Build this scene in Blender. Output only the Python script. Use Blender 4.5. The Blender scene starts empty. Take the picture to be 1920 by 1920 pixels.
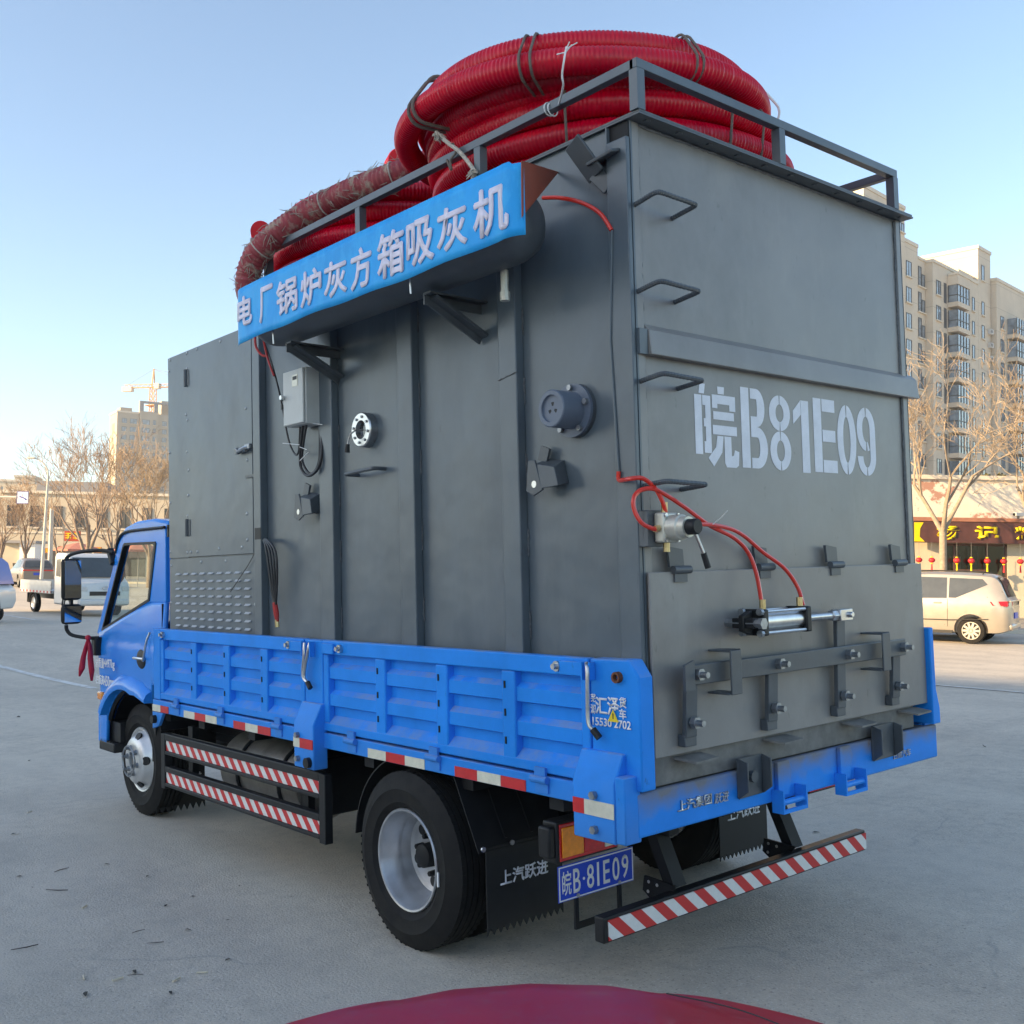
import bpy, bmesh, math, random
from mathutils import Vector, Matrix
from mathutils.geometry import tessellate_polygon
random.seed(7)
R = math.radians
scene = bpy.context.scene
col = scene.collection

# ------------------------------------------------------------------ camera
CP = Vector((-2.8268, -2.5514, 1.6762)); YAW, PIT, ROL, FPX = 0.7137, 0.0519, -0.0254, 1978.7
fw = Vector((math.sin(YAW)*math.cos(PIT), math.cos(YAW)*math.cos(PIT), math.sin(PIT)))
r0 = Vector((math.cos(YAW), -math.sin(YAW), 0)); u0 = r0.cross(fw)
RC = r0*math.cos(ROL) + u0*math.sin(ROL); UC = u0*math.cos(ROL) - r0*math.sin(ROL)
cam = bpy.data.cameras.new('camera'); cam.sensor_width = 36; cam.lens = FPX/1920*36
cam.clip_start = 0.05; cam.clip_end = 4000
co = bpy.data.objects.new('camera', cam); col.objects.link(co)
m = Matrix((RC, UC, -fw)).transposed().to_4x4(); m.translation = CP; co.matrix_world = m
scene.camera = co
# ------------------------------------------------------------------ light
SUN_AZ = Vector((-0.95, 0.31, 0)).normalized(); SUN_EL = R(19)
S = SUN_AZ*math.cos(SUN_EL) + Vector((0, 0, math.sin(SUN_EL)))
w = bpy.data.worlds.new('World'); scene.world = w; w.use_nodes = True
nt = w.node_tree; sky = nt.nodes.new('ShaderNodeTexSky'); sky.sky_type = 'NISHITA'; sky.sun_disc = False
sky.sun_elevation = SUN_EL; sky.sun_rotation = math.atan2(SUN_AZ.x, SUN_AZ.y)
sky.air_density = 0.9; sky.dust_density = 0.7; sky.ozone_density = 2.6; sky.altitude = 50
bgn = nt.nodes['Background']; bgn.inputs[1].default_value = 0.15; nt.links.new(sky.outputs[0], bgn.inputs[0])
sl = bpy.data.lights.new('sun', 'SUN'); sl.energy = 4.8; sl.angle = R(0.53); sl.color = (1.0, 0.74, 0.46)
so = bpy.data.objects.new('sun', sl); col.objects.link(so); so.rotation_euler = S.to_track_quat('Z', 'Y').to_euler()
scene.view_settings.view_transform = 'Standard'; scene.view_settings.look = 'None'
scene.view_settings.exposure = 1.36; scene.view_settings.gamma = 1.0; scene.view_settings.use_curve_mapping = False
scene.view_settings.use_white_balance = True; scene.view_settings.white_balance_temperature = 7700; scene.view_settings.white_balance_tint = 8
scene.cycles.use_denoising = True
scene.cycles.max_bounces = 6; scene.cycles.transparent_max_bounces = 12

# level frame of the street (the truck stands on sloping ground and leans by 2.4 degrees against it)
RL = (RC - 0.016*UC).normalized(); FH = (fw - math.tan(0.0505)*UC); FH = (FH - RL*FH.dot(RL)).normalized(); NL = RL.cross(FH)
def LB(a, d, h): return CP + RL*a + FH*d + NL*(h-1.70)
def lvl(u, d, h=0):            # street point seen in column u at depth d, h above the street
    return LB((u-960)/FPX*d, d, h)
def at(u, v, x=None, y=None, z=None):
    d = fw + RC*(u-960)/FPX - UC*(v-960)/FPX
    k = (x-CP.x)/d.x if x is not None else (y-CP.y)/d.y if y is not None else (z-CP.z)/d.z
    return CP + d*k
def lmat(p, yaw=0):            # frame standing on the street, x right, y away, z up, turned by yaw
    X = RL*math.cos(yaw) + FH*math.sin(yaw); Y = FH*math.cos(yaw) - RL*math.sin(yaw)
    M = Matrix((X, Y, NL)).transposed().to_4x4(); M.translation = p; return M

# ------------------------------------------------------------------ mesh helpers
class MB:
    def __init__(s): s.v = []; s.f = []
    def add(s, vs, fs):
        b = len(s.v); s.v += [tuple(p) for p in vs]; s.f += [tuple(i+b for i in f) for f in fs]; return s
    def hexa(s, p): return s.add(p, [(0,3,2,1),(4,5,6,7),(0,1,5,4),(1,2,6,5),(2,3,7,6),(3,0,4,7)])
    def box(s, x0, x1, y0, y1, z0, z1):
        return s.hexa([(x0,y0,z0),(x1,y0,z0),(x1,y1,z0),(x0,y1,z0),(x0,y0,z1),(x1,y0,z1),(x1,y1,z1),(x0,y1,z1)])
    def bar(s, p0, p1, wx, wz, up=(0,0,1)):      # rectangular bar from p0 to p1
        p0 = Vector(p0); p1 = Vector(p1); d = (p1-p0).normalized(); up = Vector(up)
        if abs(d.dot(up)) > .98: up = Vector((0,1,0))
        a = d.cross(up).normalized()*wx/2; b = a.cross(d).normalized()*wz/2
        return s.hexa([p0-a-b, p0+a-b, p1+a-b, p1-a-b, p0-a+b, p0+a+b, p1+a+b, p1-a+b])
    def _m(s, axis, p, k):
        return (k, p[0], p[1]) if axis == 'x' else (p[0], k, p[1]) if axis == 'y' else (p[0], p[1], k)
    def prism(s, poly, axis, a, b):
        n = len(poly); vs = [s._m(axis, p, a) for p in poly] + [s._m(axis, p, b) for p in poly]
        return s.add(vs, [tuple(range(n))[::-1], tuple(range(n, 2*n))] + [(i, (i+1) % n, n+(i+1) % n, n+i) for i in range(n)])
    def holed(s, outer, holes, axis, a, b):
        loops = [outer]+holes; flat = [p for l in loops for p in l]; n = len(flat)
        tri = tessellate_polygon([[Vector((p[0], p[1], 0)) for p in l] for l in loops])
        vs = [s._m(axis, p, a) for p in flat] + [s._m(axis, p, b) for p in flat]
        fs = [tuple(t) for t in tri] + [tuple(i+n for i in t[::-1]) for t in tri]; o = 0
        for l in loops:
            k = len(l); fs += [(o+i, o+(i+1) % k, n+o+(i+1) % k, n+o+i) for i in range(k)]; o += k
        return s.add(vs, fs)
    def tube(s, pts, r, n=8, caps=True, closed=False):
        pts = [Vector(p) for p in pts]; N = len(pts); rs = r if isinstance(r, (list, tuple)) else [r]*N
        vs = []; nrm = None
        for i, p in enumerate(pts):
            if closed: t = pts[(i+1) % N]-pts[i-1]
            else: t = pts[min(i+1, N-1)]-pts[max(i-1, 0)]
            t.normalize()
            if nrm is None:
                nrm = t.cross(Vector((0,0,1)) if abs(t.z) < .9 else Vector((1,0,0))).normalized()
            else:
                nrm = (nrm - t*nrm.dot(t)); nrm.normalize()
            bn = t.cross(nrm)
            for j in range(n):
                a = 2*math.pi*j/n; vs.append(p + (nrm*math.cos(a)+bn*math.sin(a))*rs[i])
        fs = []
        for i in range(N if closed else N-1):
            for j in range(n):
                a = i*n; b = ((i+1) % N)*n; fs.append((a+j, a+(j+1) % n, b+(j+1) % n, b+j))
        if caps and not closed: fs += [tuple(range(n))[::-1], tuple((N-1)*n+j for j in range(n))]
        return s.add(vs, fs)
    def cyl(s, p0, p1, r0, r1=None, n=16): return s.tube([p0, p1], [r0, r0 if r1 is None else r1], n)
    def lathe(s, prof, o, ax, n=32):          # profile of (radius, height along ax), closed loop if first==last
        o = Vector(o); ax = Vector(ax).normalized(); a = ax.cross(Vector((0,0,1)) if abs(ax.z) < .9 else Vector((1,0,0))).normalized(); b = ax.cross(a)
        vs = []; k = len(prof)
        for i in range(n):
            t = 2*math.pi*i/n; d = a*math.cos(t)+b*math.sin(t)
            for (r, h) in prof: vs.append(o + ax*h + d*r)
        fs = [(i*k+j, i*k+j+1, ((i+1) % n)*k+j+1, ((i+1) % n)*k+j) for i in range(n) for j in range(k-1)]
        return s.add(vs, fs)
    def sphere(s, c, rx, ry, rz, n=12, m_=8):
        vs = []
        for i in range(m_+1):
            t = math.pi*i/m_
            for j in range(n): vs.append((c[0]+rx*math.sin(t)*math.cos(2*math.pi*j/n), c[1]+ry*math.sin(t)*math.sin(2*math.pi*j/n), c[2]+rz*math.cos(t)))
        return s.add(vs, [(i*n+j, i*n+(j+1) % n, (i+1)*n+(j+1) % n, (i+1)*n+j) for i in range(m_) for j in range(n)])
    def mesh(s, name, smooth=35):
        me = bpy.data.meshes.new(name); me.from_pydata(s.v, [], s.f)
        bm = bmesh.new(); bm.from_mesh(me); bmesh.ops.remove_doubles(bm, verts=bm.verts, dist=1e-5)
        bmesh.ops.recalc_face_normals(bm, faces=bm.faces); bm.to_mesh(me); bm.free()
        if smooth:
            me.shade_smooth(); me.set_sharp_from_angle(angle=R(smooth))
        return me
    def build(s, name, mt, parent=None, smooth=35, bevel=0, M=None):
        return obj(name, s.mesh(name, smooth), mt, parent, bevel, M)
def obj(name, me, mt, parent=None, bevel=0, M=None):
    o = bpy.data.objects.new(name, me); col.objects.link(o)
    if mt is not None and (len(me.materials) == 0): me.materials.append(mt)
    if parent is not None: o.parent = parent
    if M is not None: o.matrix_local = M
    if bevel:
        b = o.modifiers.new('bevel', 'BEVEL'); b.width = bevel; b.segments = 2; b.limit_method = 'ANGLE'; b.angle_limit = R(40)
    return o
def tag(o, label=None, cat=None, group=None, kind=None):
    if label: o['label'] = label
    if cat: o['category'] = cat
    if group: o['group'] = group
    if kind: o['kind'] = kind
    return o
def thing(name, label, cat, M=None, group=None):
    o = bpy.data.objects.new(name, None); col.objects.link(o); o.empty_display_size = .2
    if M is not None: o.matrix_world = M
    return tag(o, label, cat, group)
def bez(p, n=24):               # smooth Catmull-Rom path through points
    p = [Vector(q) for q in p]; P = [p[0]*2-p[1]]+p+[p[-1]*2-p[-2]]; out = []
    for i in range(1, len(P)-2):
        for k in range(n):
            t = k/n; a, b, c, d = P[i-1], P[i], P[i+1], P[i+2]
            out.append(.5*((2*b)+(c-a)*t+(2*a-5*b+4*c-d)*t*t+(3*b-a-3*c+d)*t**3))
    return out+[p[-1]]
def text(body, mt, parent, o, ux, uz, wd, ht, depth=.002, bold=0.0, name='lettering', stencil=None, shear=0, fat=0):
    c = bpy.data.curves.new('t', 'FONT'); c.body = body; c.size = 1; c.offset = bold; c.resolution_u = 3
    to = bpy.data.objects.new('t', c); col.objects.link(to)
    me = bpy.data.meshes.new_from_object(to.evaluated_get(bpy.context.evaluated_depsgraph_get()))
    bpy.data.objects.remove(to); bpy.data.curves.remove(c)
    xs = [v.co.x for v in me.vertices]; ys = [v.co.y for v in me.vertices]
    x0, x1, y0, y1 = min(xs), max(xs), min(ys), max(ys)
    bm = bmesh.new(); bm.from_mesh(me)
    for s_ in (stencil or []):
        px = x0+(x1-x0)*s_; g = .012
        for q in (px-g, px+g):
            bmesh.ops.bisect_plane(bm, geom=bm.verts[:]+bm.edges[:]+bm.faces[:], plane_co=(q, 0, 0), plane_no=(1, 0, 0))
        bmesh.ops.delete(bm, geom=[f for f in bm.faces if abs(f.calc_center_median().x-px) < g], context='FACES')
    ux = Vector(ux).normalized(); uz = Vector(uz).normalized(); nn = ux.cross(uz); o = Vector(o)
    r = bmesh.ops.extrude_face_region(bm, geom=bm.faces[:]); top = {e for e in r['geom'] if isinstance(e, bmesh.types.BMVert)}
    for v in bm.verts:
        fx = (v.co.x-x0)/(x1-x0); fy = (v.co.y-y0)/(y1-y0)
        v.co = o + ux*(fx*wd+shear*fy*ht) + uz*(fy*ht) + nn*(depth if v in top else 0)
    if fat:
        src = bm.copy(); 
        for k, (da, db) in enumerate(((fat, 0), (-fat, 0), (0, fat), (0, -fat))):
            tmp = bpy.data.meshes.new('x'); b2 = src.copy()
            for v in b2.verts: v.co += ux*da+uz*db+nn*(.0003*(k+1))
            b2.to_mesh(tmp); b2.free(); bm.from_mesh(tmp); bpy.data.meshes.remove(tmp)
        src.free()
    bmesh.ops.recalc_face_normals(bm, faces=bm.faces); bm.to_mesh(me); bm.free(); me.materials.clear()
    return obj(name, me, mt, parent)

# ------------------------------------------------------------------ materials
def mat(name, c, rough=.5, metal=0, var=.12, scale=6, bump=0, bscale=40, coat=0, emit=0, alpha=None, spec=.5, dist=.002, detail=5, sc3=None, tint=None, rvar=.12):
    mt = bpy.data.materials.new(name); mt.use_nodes = True; t = mt.node_tree; L = t.links; p = t.nodes['Principled BSDF']
    tc = t.nodes.new('ShaderNodeTexCoord'); mp = t.nodes.new('ShaderNodeMapping'); L.new(tc.outputs['Object'], mp.inputs[0])
    if sc3: mp.inputs['Scale'].default_value = sc3
    n = t.nodes.new('ShaderNodeTexNoise'); n.inputs['Scale'].default_value = scale; n.inputs['Detail'].default_value = detail; n.inputs['Roughness'].default_value = .65
    L.new(mp.outputs[0], n.inputs[0])
    cr = t.nodes.new('ShaderNodeValToRGB'); cr.color_ramp.elements[0].position = .3; cr.color_ramp.elements[1].position = .7
    lo = tint or [k*(1-var) for k in c]; hi = [min(1, k*(1+var)) for k in c]
    cr.color_ramp.elements[0].color = (*lo, 1); cr.color_ramp.elements[1].color = (*hi, 1)
    L.new(n.outputs[0], cr.inputs[0]); L.new(cr.outputs[0], p.inputs['Base Color'])
    mr = t.nodes.new('ShaderNodeMapRange'); mr.inputs[3].default_value = max(.02, rough-rvar*rough*2); mr.inputs[4].default_value = min(1, rough+rvar*rough*2)
    L.new(n.outputs[0], mr.inputs[0]); L.new(mr.outputs[0], p.inputs['Roughness'])
    p.inputs['Metallic'].default_value = metal; p.inputs['Coat Weight'].default_value = coat; p.inputs['Coat Roughness'].default_value = .08
    p.inputs['Specular IOR Level'].default_value = spec
    if bump:
        n2 = t.nodes.new('ShaderNodeTexNoise'); n2.inputs['Scale'].default_value = bscale; n2.inputs['Detail'].default_value = 3; L.new(mp.outputs[0], n2.inputs[0])
        bp = t.nodes.new('ShaderNodeBump'); bp.inputs['Strength'].default_value = bump; bp.inputs['Distance'].default_value = dist
        L.new(n2.outputs[0], bp.inputs['Height']); L.new(bp.outputs[0], p.inputs['Normal'])
    if emit:
        p.inputs['Emission Color'].default_value = (*c, 1); p.inputs['Emission Strength'].default_value = emit
    return mt
def nd(t, kind, **kw):
    n = t.nodes.new(kind)
    for k, v in kw.items(): setattr(n, k, v)
    return n
def overlay(mt, c, build, fac=1.0, rough=None):
    """mix a second colour over a material where build(tree, coords) says so (dirt, rust, print, painted glare)"""
    t = mt.node_tree; L = t.links; p = t.nodes['Principled BSDF']; src = p.inputs['Base Color'].links[0].from_socket
    tc = nd(t, 'ShaderNodeTexCoord'); mask = build(t, tc.outputs['Object'])
    mx = nd(t, 'ShaderNodeMix', data_type='RGBA'); ml = nd(t, 'ShaderNodeMath', operation='MULTIPLY'); ml.inputs[1].default_value = fac; ml.use_clamp = True
    L.new(mask, ml.inputs[0]); L.new(ml.outputs[0], mx.inputs[0]); L.new(src, mx.inputs[6]); mx.inputs[7].default_value = (*c, 1)
    L.new(mx.outputs[2], p.inputs['Base Color'])
    if rough is not None:
        rs = p.inputs['Roughness'].links[0].from_socket; m2 = nd(t, 'ShaderNodeMix', data_type='FLOAT')
        L.new(ml.outputs[0], m2.inputs[0]); L.new(rs, m2.inputs[2]); m2.inputs[3].default_value = rough; L.new(m2.outputs[0], p.inputs['Roughness'])
    return mt
def noise_mask(scale, lo, hi, sc3=None, detail=6, off=0):
    def f(t, co_):
        mp = nd(t, 'ShaderNodeMapping'); t.links.new(co_, mp.inputs[0]); mp.inputs['Location'].default_value = (off, off*.7, off*.3)
        if sc3: mp.inputs['Scale'].default_value = sc3
        n = nd(t, 'ShaderNodeTexNoise'); n.inputs['Scale'].default_value = scale; n.inputs['Detail'].default_value = detail; n.inputs['Roughness'].default_value = .7
        t.links.new(mp.outputs[0], n.inputs[0]); mr = nd(t, 'ShaderNodeMapRange'); mr.inputs[1].default_value = lo; mr.inputs[2].default_value = hi
        t.links.new(n.outputs[0], mr.inputs[0]); return mr.outputs[0]
    return f
def dust_mask(lo=.35, hi=.9, scale=7, a=.38, b=.62):
    def f(t, co_):
        g_ = nd(t, 'ShaderNodeNewGeometry'); s_ = nd(t, 'ShaderNodeSeparateXYZ'); t.links.new(g_.outputs['Normal'], s_.inputs[0]); mr = nd(t, 'ShaderNodeMapRange'); mr.inputs[1].default_value = lo; mr.inputs[2].default_value = hi; t.links.new(s_.outputs[2], mr.inputs[0])
        n = noise_mask(scale, a, b, off=6)(t, co_); m_ = nd(t, 'ShaderNodeMath', operation='MULTIPLY'); t.links.new(mr.outputs[0], m_.inputs[0]); t.links.new(n, m_.inputs[1]); return m_.outputs[0]
    return f
def grad_mask(axis, lo, hi, nscale=9, namt=.5):
    """1 at coordinate hi, 0 at lo, ragged edge"""
    def f(t, co_):
        s = nd(t, 'ShaderNodeSeparateXYZ'); t.links.new(co_, s.inputs[0]); mr = nd(t, 'ShaderNodeMapRange'); mr.inputs[1].default_value = lo; mr.inputs[2].default_value = hi; mr.clamp = False
        t.links.new(s.outputs['XYZ'.index(axis)], mr.inputs[0]); n = nd(t, 'ShaderNodeTexNoise'); n.inputs['Scale'].default_value = nscale; n.inputs['Detail'].default_value = 6
        t.links.new(co_, n.inputs[0]); m1 = nd(t, 'ShaderNodeMath', operation='MULTIPLY_ADD'); t.links.new(n.outputs[0], m1.inputs[0]); m1.inputs[1].default_value = namt*4; m1.inputs[2].default_value = -namt*2
        m2 = nd(t, 'ShaderNodeMath', operation='ADD'); m2.use_clamp = True; t.links.new(mr.outputs[0], m2.inputs[0]); t.links.new(m1.outputs[0], m2.inputs[1]); return m2.outputs[0]
    return f
def stripes(name, axis, pitch, slope, c1=(.62,.03,.03), c2=(.72,.72,.70)):
    mt = mat(name, c2, .42, var=.06, scale=30)
    def f(t, co_):
        s = nd(t, 'ShaderNodeSeparateXYZ'); t.links.new(co_, s.inputs[0]); m1 = nd(t, 'ShaderNodeMath', operation='MULTIPLY_ADD')
        t.links.new(s.outputs[2], m1.inputs[0]); m1.inputs[1].default_value = slope; t.links.new(s.outputs['XYZ'.index(axis)], m1.inputs[2])
        d = nd(t, 'ShaderNodeMath', operation='DIVIDE'); t.links.new(m1.outputs[0], d.inputs[0]); d.inputs[1].default_value = pitch
        fr = nd(t, 'ShaderNodeMath', operation='FRACT'); t.links.new(d.outputs[0], fr.inputs[0]); g = nd(t, 'ShaderNodeMath', operation='GREATER_THAN'); t.links.new(fr.outputs[0], g.inputs[0]); g.inputs[1].default_value = .5
        return g.outputs[0]
    return overlay(mt, c1, f)
def glass(name, tint=(.75,.85,.85), refl=1.0, dark=0.0):
    mt = bpy.data.materials.new(name); mt.use_nodes = True; t = mt.node_tree; L = t.links; t.nodes.remove(t.nodes['Principled BSDF'])
    tr = nd(t, 'ShaderNodeBsdfTransparent'); tr.inputs[0].default_value = (*tint, 1); gl = nd(t, 'ShaderNodeBsdfGlossy'); gl.inputs['Roughness'].default_value = .03
    n = nd(t, 'ShaderNodeTexNoise'); n.inputs['Scale'].default_value = 2; cr = nd(t, 'ShaderNodeMapRange'); cr.inputs[3].default_value = .015; cr.inputs[4].default_value = .06; L.new(n.outputs[0], cr.inputs[0]); L.new(cr.outputs[0], gl.inputs['Roughness'])
    fr = nd(t, 'ShaderNodeFresnel'); ge = nd(t, 'ShaderNodeNewGeometry'); io = nd(t, 'ShaderNodeMapRange'); io.inputs[3].default_value = 1.5; io.inputs[4].default_value = 1/1.5; L.new(ge.outputs['Backfacing'], io.inputs[0]); L.new(io.outputs[0], fr.inputs[0]); mu = nd(t, 'ShaderNodeMath', operation='MULTIPLY'); mu.inputs[1].default_value = refl; mu.use_clamp = True; L.new(fr.outputs[0], mu.inputs[0])
    mx = nd(t, 'ShaderNodeMixShader'); L.new(mu.outputs[0], mx.inputs[0]); L.new(tr.outputs[0], mx.inputs[1]); L.new(gl.outputs[0], mx.inputs[2]); L.new(mx.outputs[0], t.nodes['Material Output'].inputs[0])
    return mt

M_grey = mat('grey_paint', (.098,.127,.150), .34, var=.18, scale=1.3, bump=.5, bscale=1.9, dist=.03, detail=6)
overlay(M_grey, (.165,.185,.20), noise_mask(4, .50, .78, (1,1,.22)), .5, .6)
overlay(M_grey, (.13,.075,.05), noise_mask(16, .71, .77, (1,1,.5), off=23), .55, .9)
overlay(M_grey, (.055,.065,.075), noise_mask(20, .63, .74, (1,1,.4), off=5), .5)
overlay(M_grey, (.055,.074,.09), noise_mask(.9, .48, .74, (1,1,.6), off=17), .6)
M_grear = mat('grey_paint_rear', (.225,.220,.215), .36, var=.16, scale=1.2, bump=.5, bscale=1.5, dist=.03, detail=6)  # same paint as the sides; brighter rear light and dust put into the colour
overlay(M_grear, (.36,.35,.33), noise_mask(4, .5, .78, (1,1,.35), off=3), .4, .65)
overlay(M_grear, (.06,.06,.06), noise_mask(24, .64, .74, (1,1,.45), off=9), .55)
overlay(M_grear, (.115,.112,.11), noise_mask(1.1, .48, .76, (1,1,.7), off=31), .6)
M_gdark = mat('grey_bracket_paint', (.075,.088,.10), .42, var=.15, scale=9, bump=.15, bscale=60)
M_gdust = mat('dusty_grey_beam', (.17,.165,.155), .75, var=.28, scale=14, bump=.3, bscale=90)
M_weld = mat('weld_bead', (.10,.11,.12), .5, var=.4, scale=80, bump=.8, bscale=120)
M_blue = mat('blue_paint', (.0,.25,.80), .38, var=.10, scale=4, spec=.12, bump=.05, bscale=25)
overlay(M_blue, (.10,.26,.50), noise_mask(3.5, .60, .85, (1,1,.5)), .15, .6)
overlay(M_blue, (.30,.33,.33), dust_mask(), .6, .85); overlay(M_blue, (.02,.07,.18), noise_mask(26, .66, .74, (1,1,.5), off=12), .5); overlay(M_blue, (.16,.20,.22), grad_mask('Z', .93, .70, 8, .5), .22, .8)
M_cab = mat('blue_cab_paint', (.0,.245,.80), .25, var=.04, scale=3, coat=.3, spec=.2)
M_beam = mat('blue_beam_paint', (.0,.25,.80), .40, spec=.15, var=.1, scale=5, bump=.1, bscale=60)
overlay(M_beam, (.22,.20,.17), grad_mask('Z', .79, .885, 10, .42), .9, .85)
overlay(M_beam, (.23,.10,.04), noise_mask(7, .66, .74, (1,1,.5), off=2), .8, .9)
M_black = mat('black_plastic', (.013,.014,.016), .5, spec=.35, var=.25, scale=20, bump=.12, bscale=140)
M_chass = mat('chassis_black', (.009,.010,.012), .6, spec=.3, var=.4, scale=8, bump=.2, bscale=60)
M_rubber = mat('tyre_rubber', (.009,.009,.010), .74, var=.3, scale=14, bump=.3, bscale=150, tint=(.015,.0145,.0135), spec=.25)
M_steel = mat('zinc_steel', (.55,.56,.57), .32, metal=1, var=.15, scale=18)
M_rim = mat('silver_rim', (.50,.51,.53), .34, metal=.75, var=.12, scale=10)
M_rimf = mat('polished_rim', (.62,.63,.64), .42, metal=.7, var=.12, scale=8)
M_bolt = mat('galvanised_bolt', (.32,.34,.36), .42, metal=.8, var=.25, scale=40)
M_brass = mat('brass', (.62,.48,.25), .35, metal=.9, var=.15, scale=40)
M_alu = mat('cast_aluminium', (.58,.57,.50), .45, metal=.5, var=.1, scale=30, bump=.15, bscale=120)
M_white = mat('white_paint', (.78,.79,.80), .5, var=.05, scale=12)
M_sten = mat('stencil_white', (.70,.72,.78), .6, var=.10, scale=12)
M_whtape = mat('reflector_white', (.66,.64,.52), .45, var=.10, scale=25)
overlay(M_whtape, (.45,.40,.33), noise_mask(40, .6, .75), .5)
M_retape = mat('reflector_red', (.60,.02,.025), .40, var=.12, scale=20)
M_hose = mat('red_hose', (.60,.0,.022), .30, var=.16, scale=5, spec=.35); overlay(M_hose, (.42,.10,.09), noise_mask(4, .55, .8, off=4), .3, .6)
M_hosed = mat('dusty_red_hose', (.32,.045,.055), .6, var=.3, scale=9)
overlay(M_hosed, (.40,.33,.26), noise_mask(13, .5, .62, (1,1,1)), .85, .95)
M_net = mat('torn_net_wrap', (.40,.35,.29), .95, var=.35, scale=40)
M_air = mat('red_air_line', (.72,.035,.02), .3, var=.06, scale=15, coat=.3)
M_redcap = mat('red_end_cap', (.62,.012,.03), .4, var=.05)
M_primer = mat('red_oxide_primer', (.26,.055,.03), .6, var=.15, scale=12)
M_rope = mat('frayed_rope', (.50,.46,.40), .95, var=.3, scale=60, bump=.6, bscale=200)
M_strap = mat('brown_tie_strap', (.16,.13,.11), .8, var=.25, scale=40)
M_ban = mat('blue_banner', (.0,.37,.86), .42, var=.10, scale=3, bump=.5, bscale=5, dist=.02, sc3=(1,1,.6), spec=.15)
overlay(M_ban, (.03,.50,.95), noise_mask(2.6, .47, .53, (1,1.3,.8)), .4)  # lighter patches: glare of reflections painted into the vinyl colour
M_bantx = mat('banner_lettering', (.74,.70,.82), .5, var=.06, scale=12)
M_elec = mat('cream_enclosure', (.50,.52,.51), .45, var=.06, scale=9)
M_cable = mat('black_cable', (.02,.02,.024), .45, var=.2, scale=20)
M_redrub = mat('red_cable_sleeve', (.42,.02,.02), .5, var=.2, scale=20)
M_glassd = mat('dark_glass', (.012,.016,.018), .06, var=.2, scale=3, spec=.8)
M_amber = mat('amber_lens', (.90,.26,.005), .18, var=.15, scale=60, coat=.6, bump=.3, bscale=200)
M_redlens = mat('red_lens', (.55,.008,.012), .18, var=.2, scale=60, coat=.6, bump=.3, bscale=200)
M_plate = mat('plate_blue', (.004,.06,.55), .35, var=.08, scale=20)
M_cabglass = glass('cab_glass', (.93,.96,.95), .45)
M_mirror = mat('mirror_glass', (.75,.77,.78), .04, metal=1, var=.03)
M_int = mat('cab_interior', (.05,.05,.05), .8, var=.2, scale=10)
M_yel = mat('warning_yellow', (.80,.60,.03), .5, var=.05)
M_ribbon = mat('red_ribbon', (.55,.012,.04), .55, var=.2, scale=15)
M_rust = mat('rust', (.17,.06,.03), .9, var=.4, scale=40)
M_sguard = stripes('striped_tape_side', 'Y', .105, -1.0)
M_rguard = stripes('striped_tape_rear', 'X', .125, 1.15)
M_zip = mat('white_zip_tie', (.75,.76,.76), .5, var=.05)
M_green = mat('green_sticker', (.04,.22,.12), .5)
# ------------------------------------------------------------------ ground
def smooth(a, b, t):
    t = max(0, min(1, (t-a)/(b-a))); return t*t*(3-2*t)
def zg(x, y):
    zl = CP.z + (-1.70 - NL.x*(x-CP.x) - NL.y*(y-CP.y))/NL.z
    return zl*smooth(6.5, 17, math.hypot((x-1)*1.0, (y-2)*.75))
def road_mat():
    mt = mat('asphalt', (.53,.475,.395), .85, var=.16, scale=.7, detail=8, bump=.6, bscale=85, dist=.008)
    overlay(mt, (.72,.71,.69), noise_mask(80, .58, .66, detail=3), .75)
    overlay(mt, (.18,.168,.152), noise_mask(55, .57, .68, detail=3, off=4), .8)
    overlay(mt, (.35,.32,.28), noise_mask(11, .46, .66, detail=6, off=14), .55)
    overlay(mt, (.24,.23,.215), noise_mask(.6, .56, .74, (.25,1,1), off=33), .55)
    overlay(mt, (.15,.145,.14), noise_mask(2.2, .70, .76, off=41), .6)
    overlay(mt, (.61,.55,.46), noise_mask(.9, .45, .70, (1,.45,1), off=8), .7)
    overlay(mt, (.38,.35,.305), noise_mask(.45, .50, .72, (1,.3,1), off=21), .75)
    def crack(t, c_):
        mp = nd(t, 'ShaderNodeMapping'); t.links.new(c_, mp.inputs[0]); mp.inputs['Scale'].default_value = (.20,.33,1)
        n = nd(t, 'ShaderNodeTexNoise'); n.inputs['Scale'].default_value = 2.5; n.inputs['Detail'].default_value = 5; t.links.new(mp.outputs[0], n.inputs[0])
        mx = nd(t, 'ShaderNodeMix', data_type='RGBA'); mx.inputs[0].default_value = .32; t.links.new(mp.outputs[0], mx.inputs[6]); t.links.new(n.outputs['Color'], mx.inputs[7])
        v = nd(t, 'ShaderNodeTexVoronoi', feature='DISTANCE_TO_EDGE'); v.inputs['Scale'].default_value = 1.3; t.links.new(mx.outputs[2], v.inputs[0])
        mr = nd(t, 'ShaderNodeMapRange'); mr.inputs[1].default_value = .0035; mr.inputs[2].default_value = .0006; t.links.new(v.outputs[0], mr.inputs[0])
        b = noise_mask(1.2, .50, .56, off=3)(t, c_); m_ = nd(t, 'ShaderNodeMath', operation='MULTIPLY'); t.links.new(mr.outputs[0], m_.inputs[0]); t.links.new(b, m_.inputs[1]); return m_.outputs[0]
    return overlay(mt, (.27,.26,.245), crack, .45)
M_road = road_mat()
def sheet(name, fz, xs, ys, mt):
    b = MB(); nx = len(xs)
    b.add([(x, y, fz(x, y)) for y in ys for x in xs], [(j*nx+i, j*nx+i+1, (j+1)*nx+i+1, (j+1)*nx+i) for j in range(len(ys)-1) for i in range(nx-1)])
    return b.build(name, mt, smooth=80)
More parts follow.
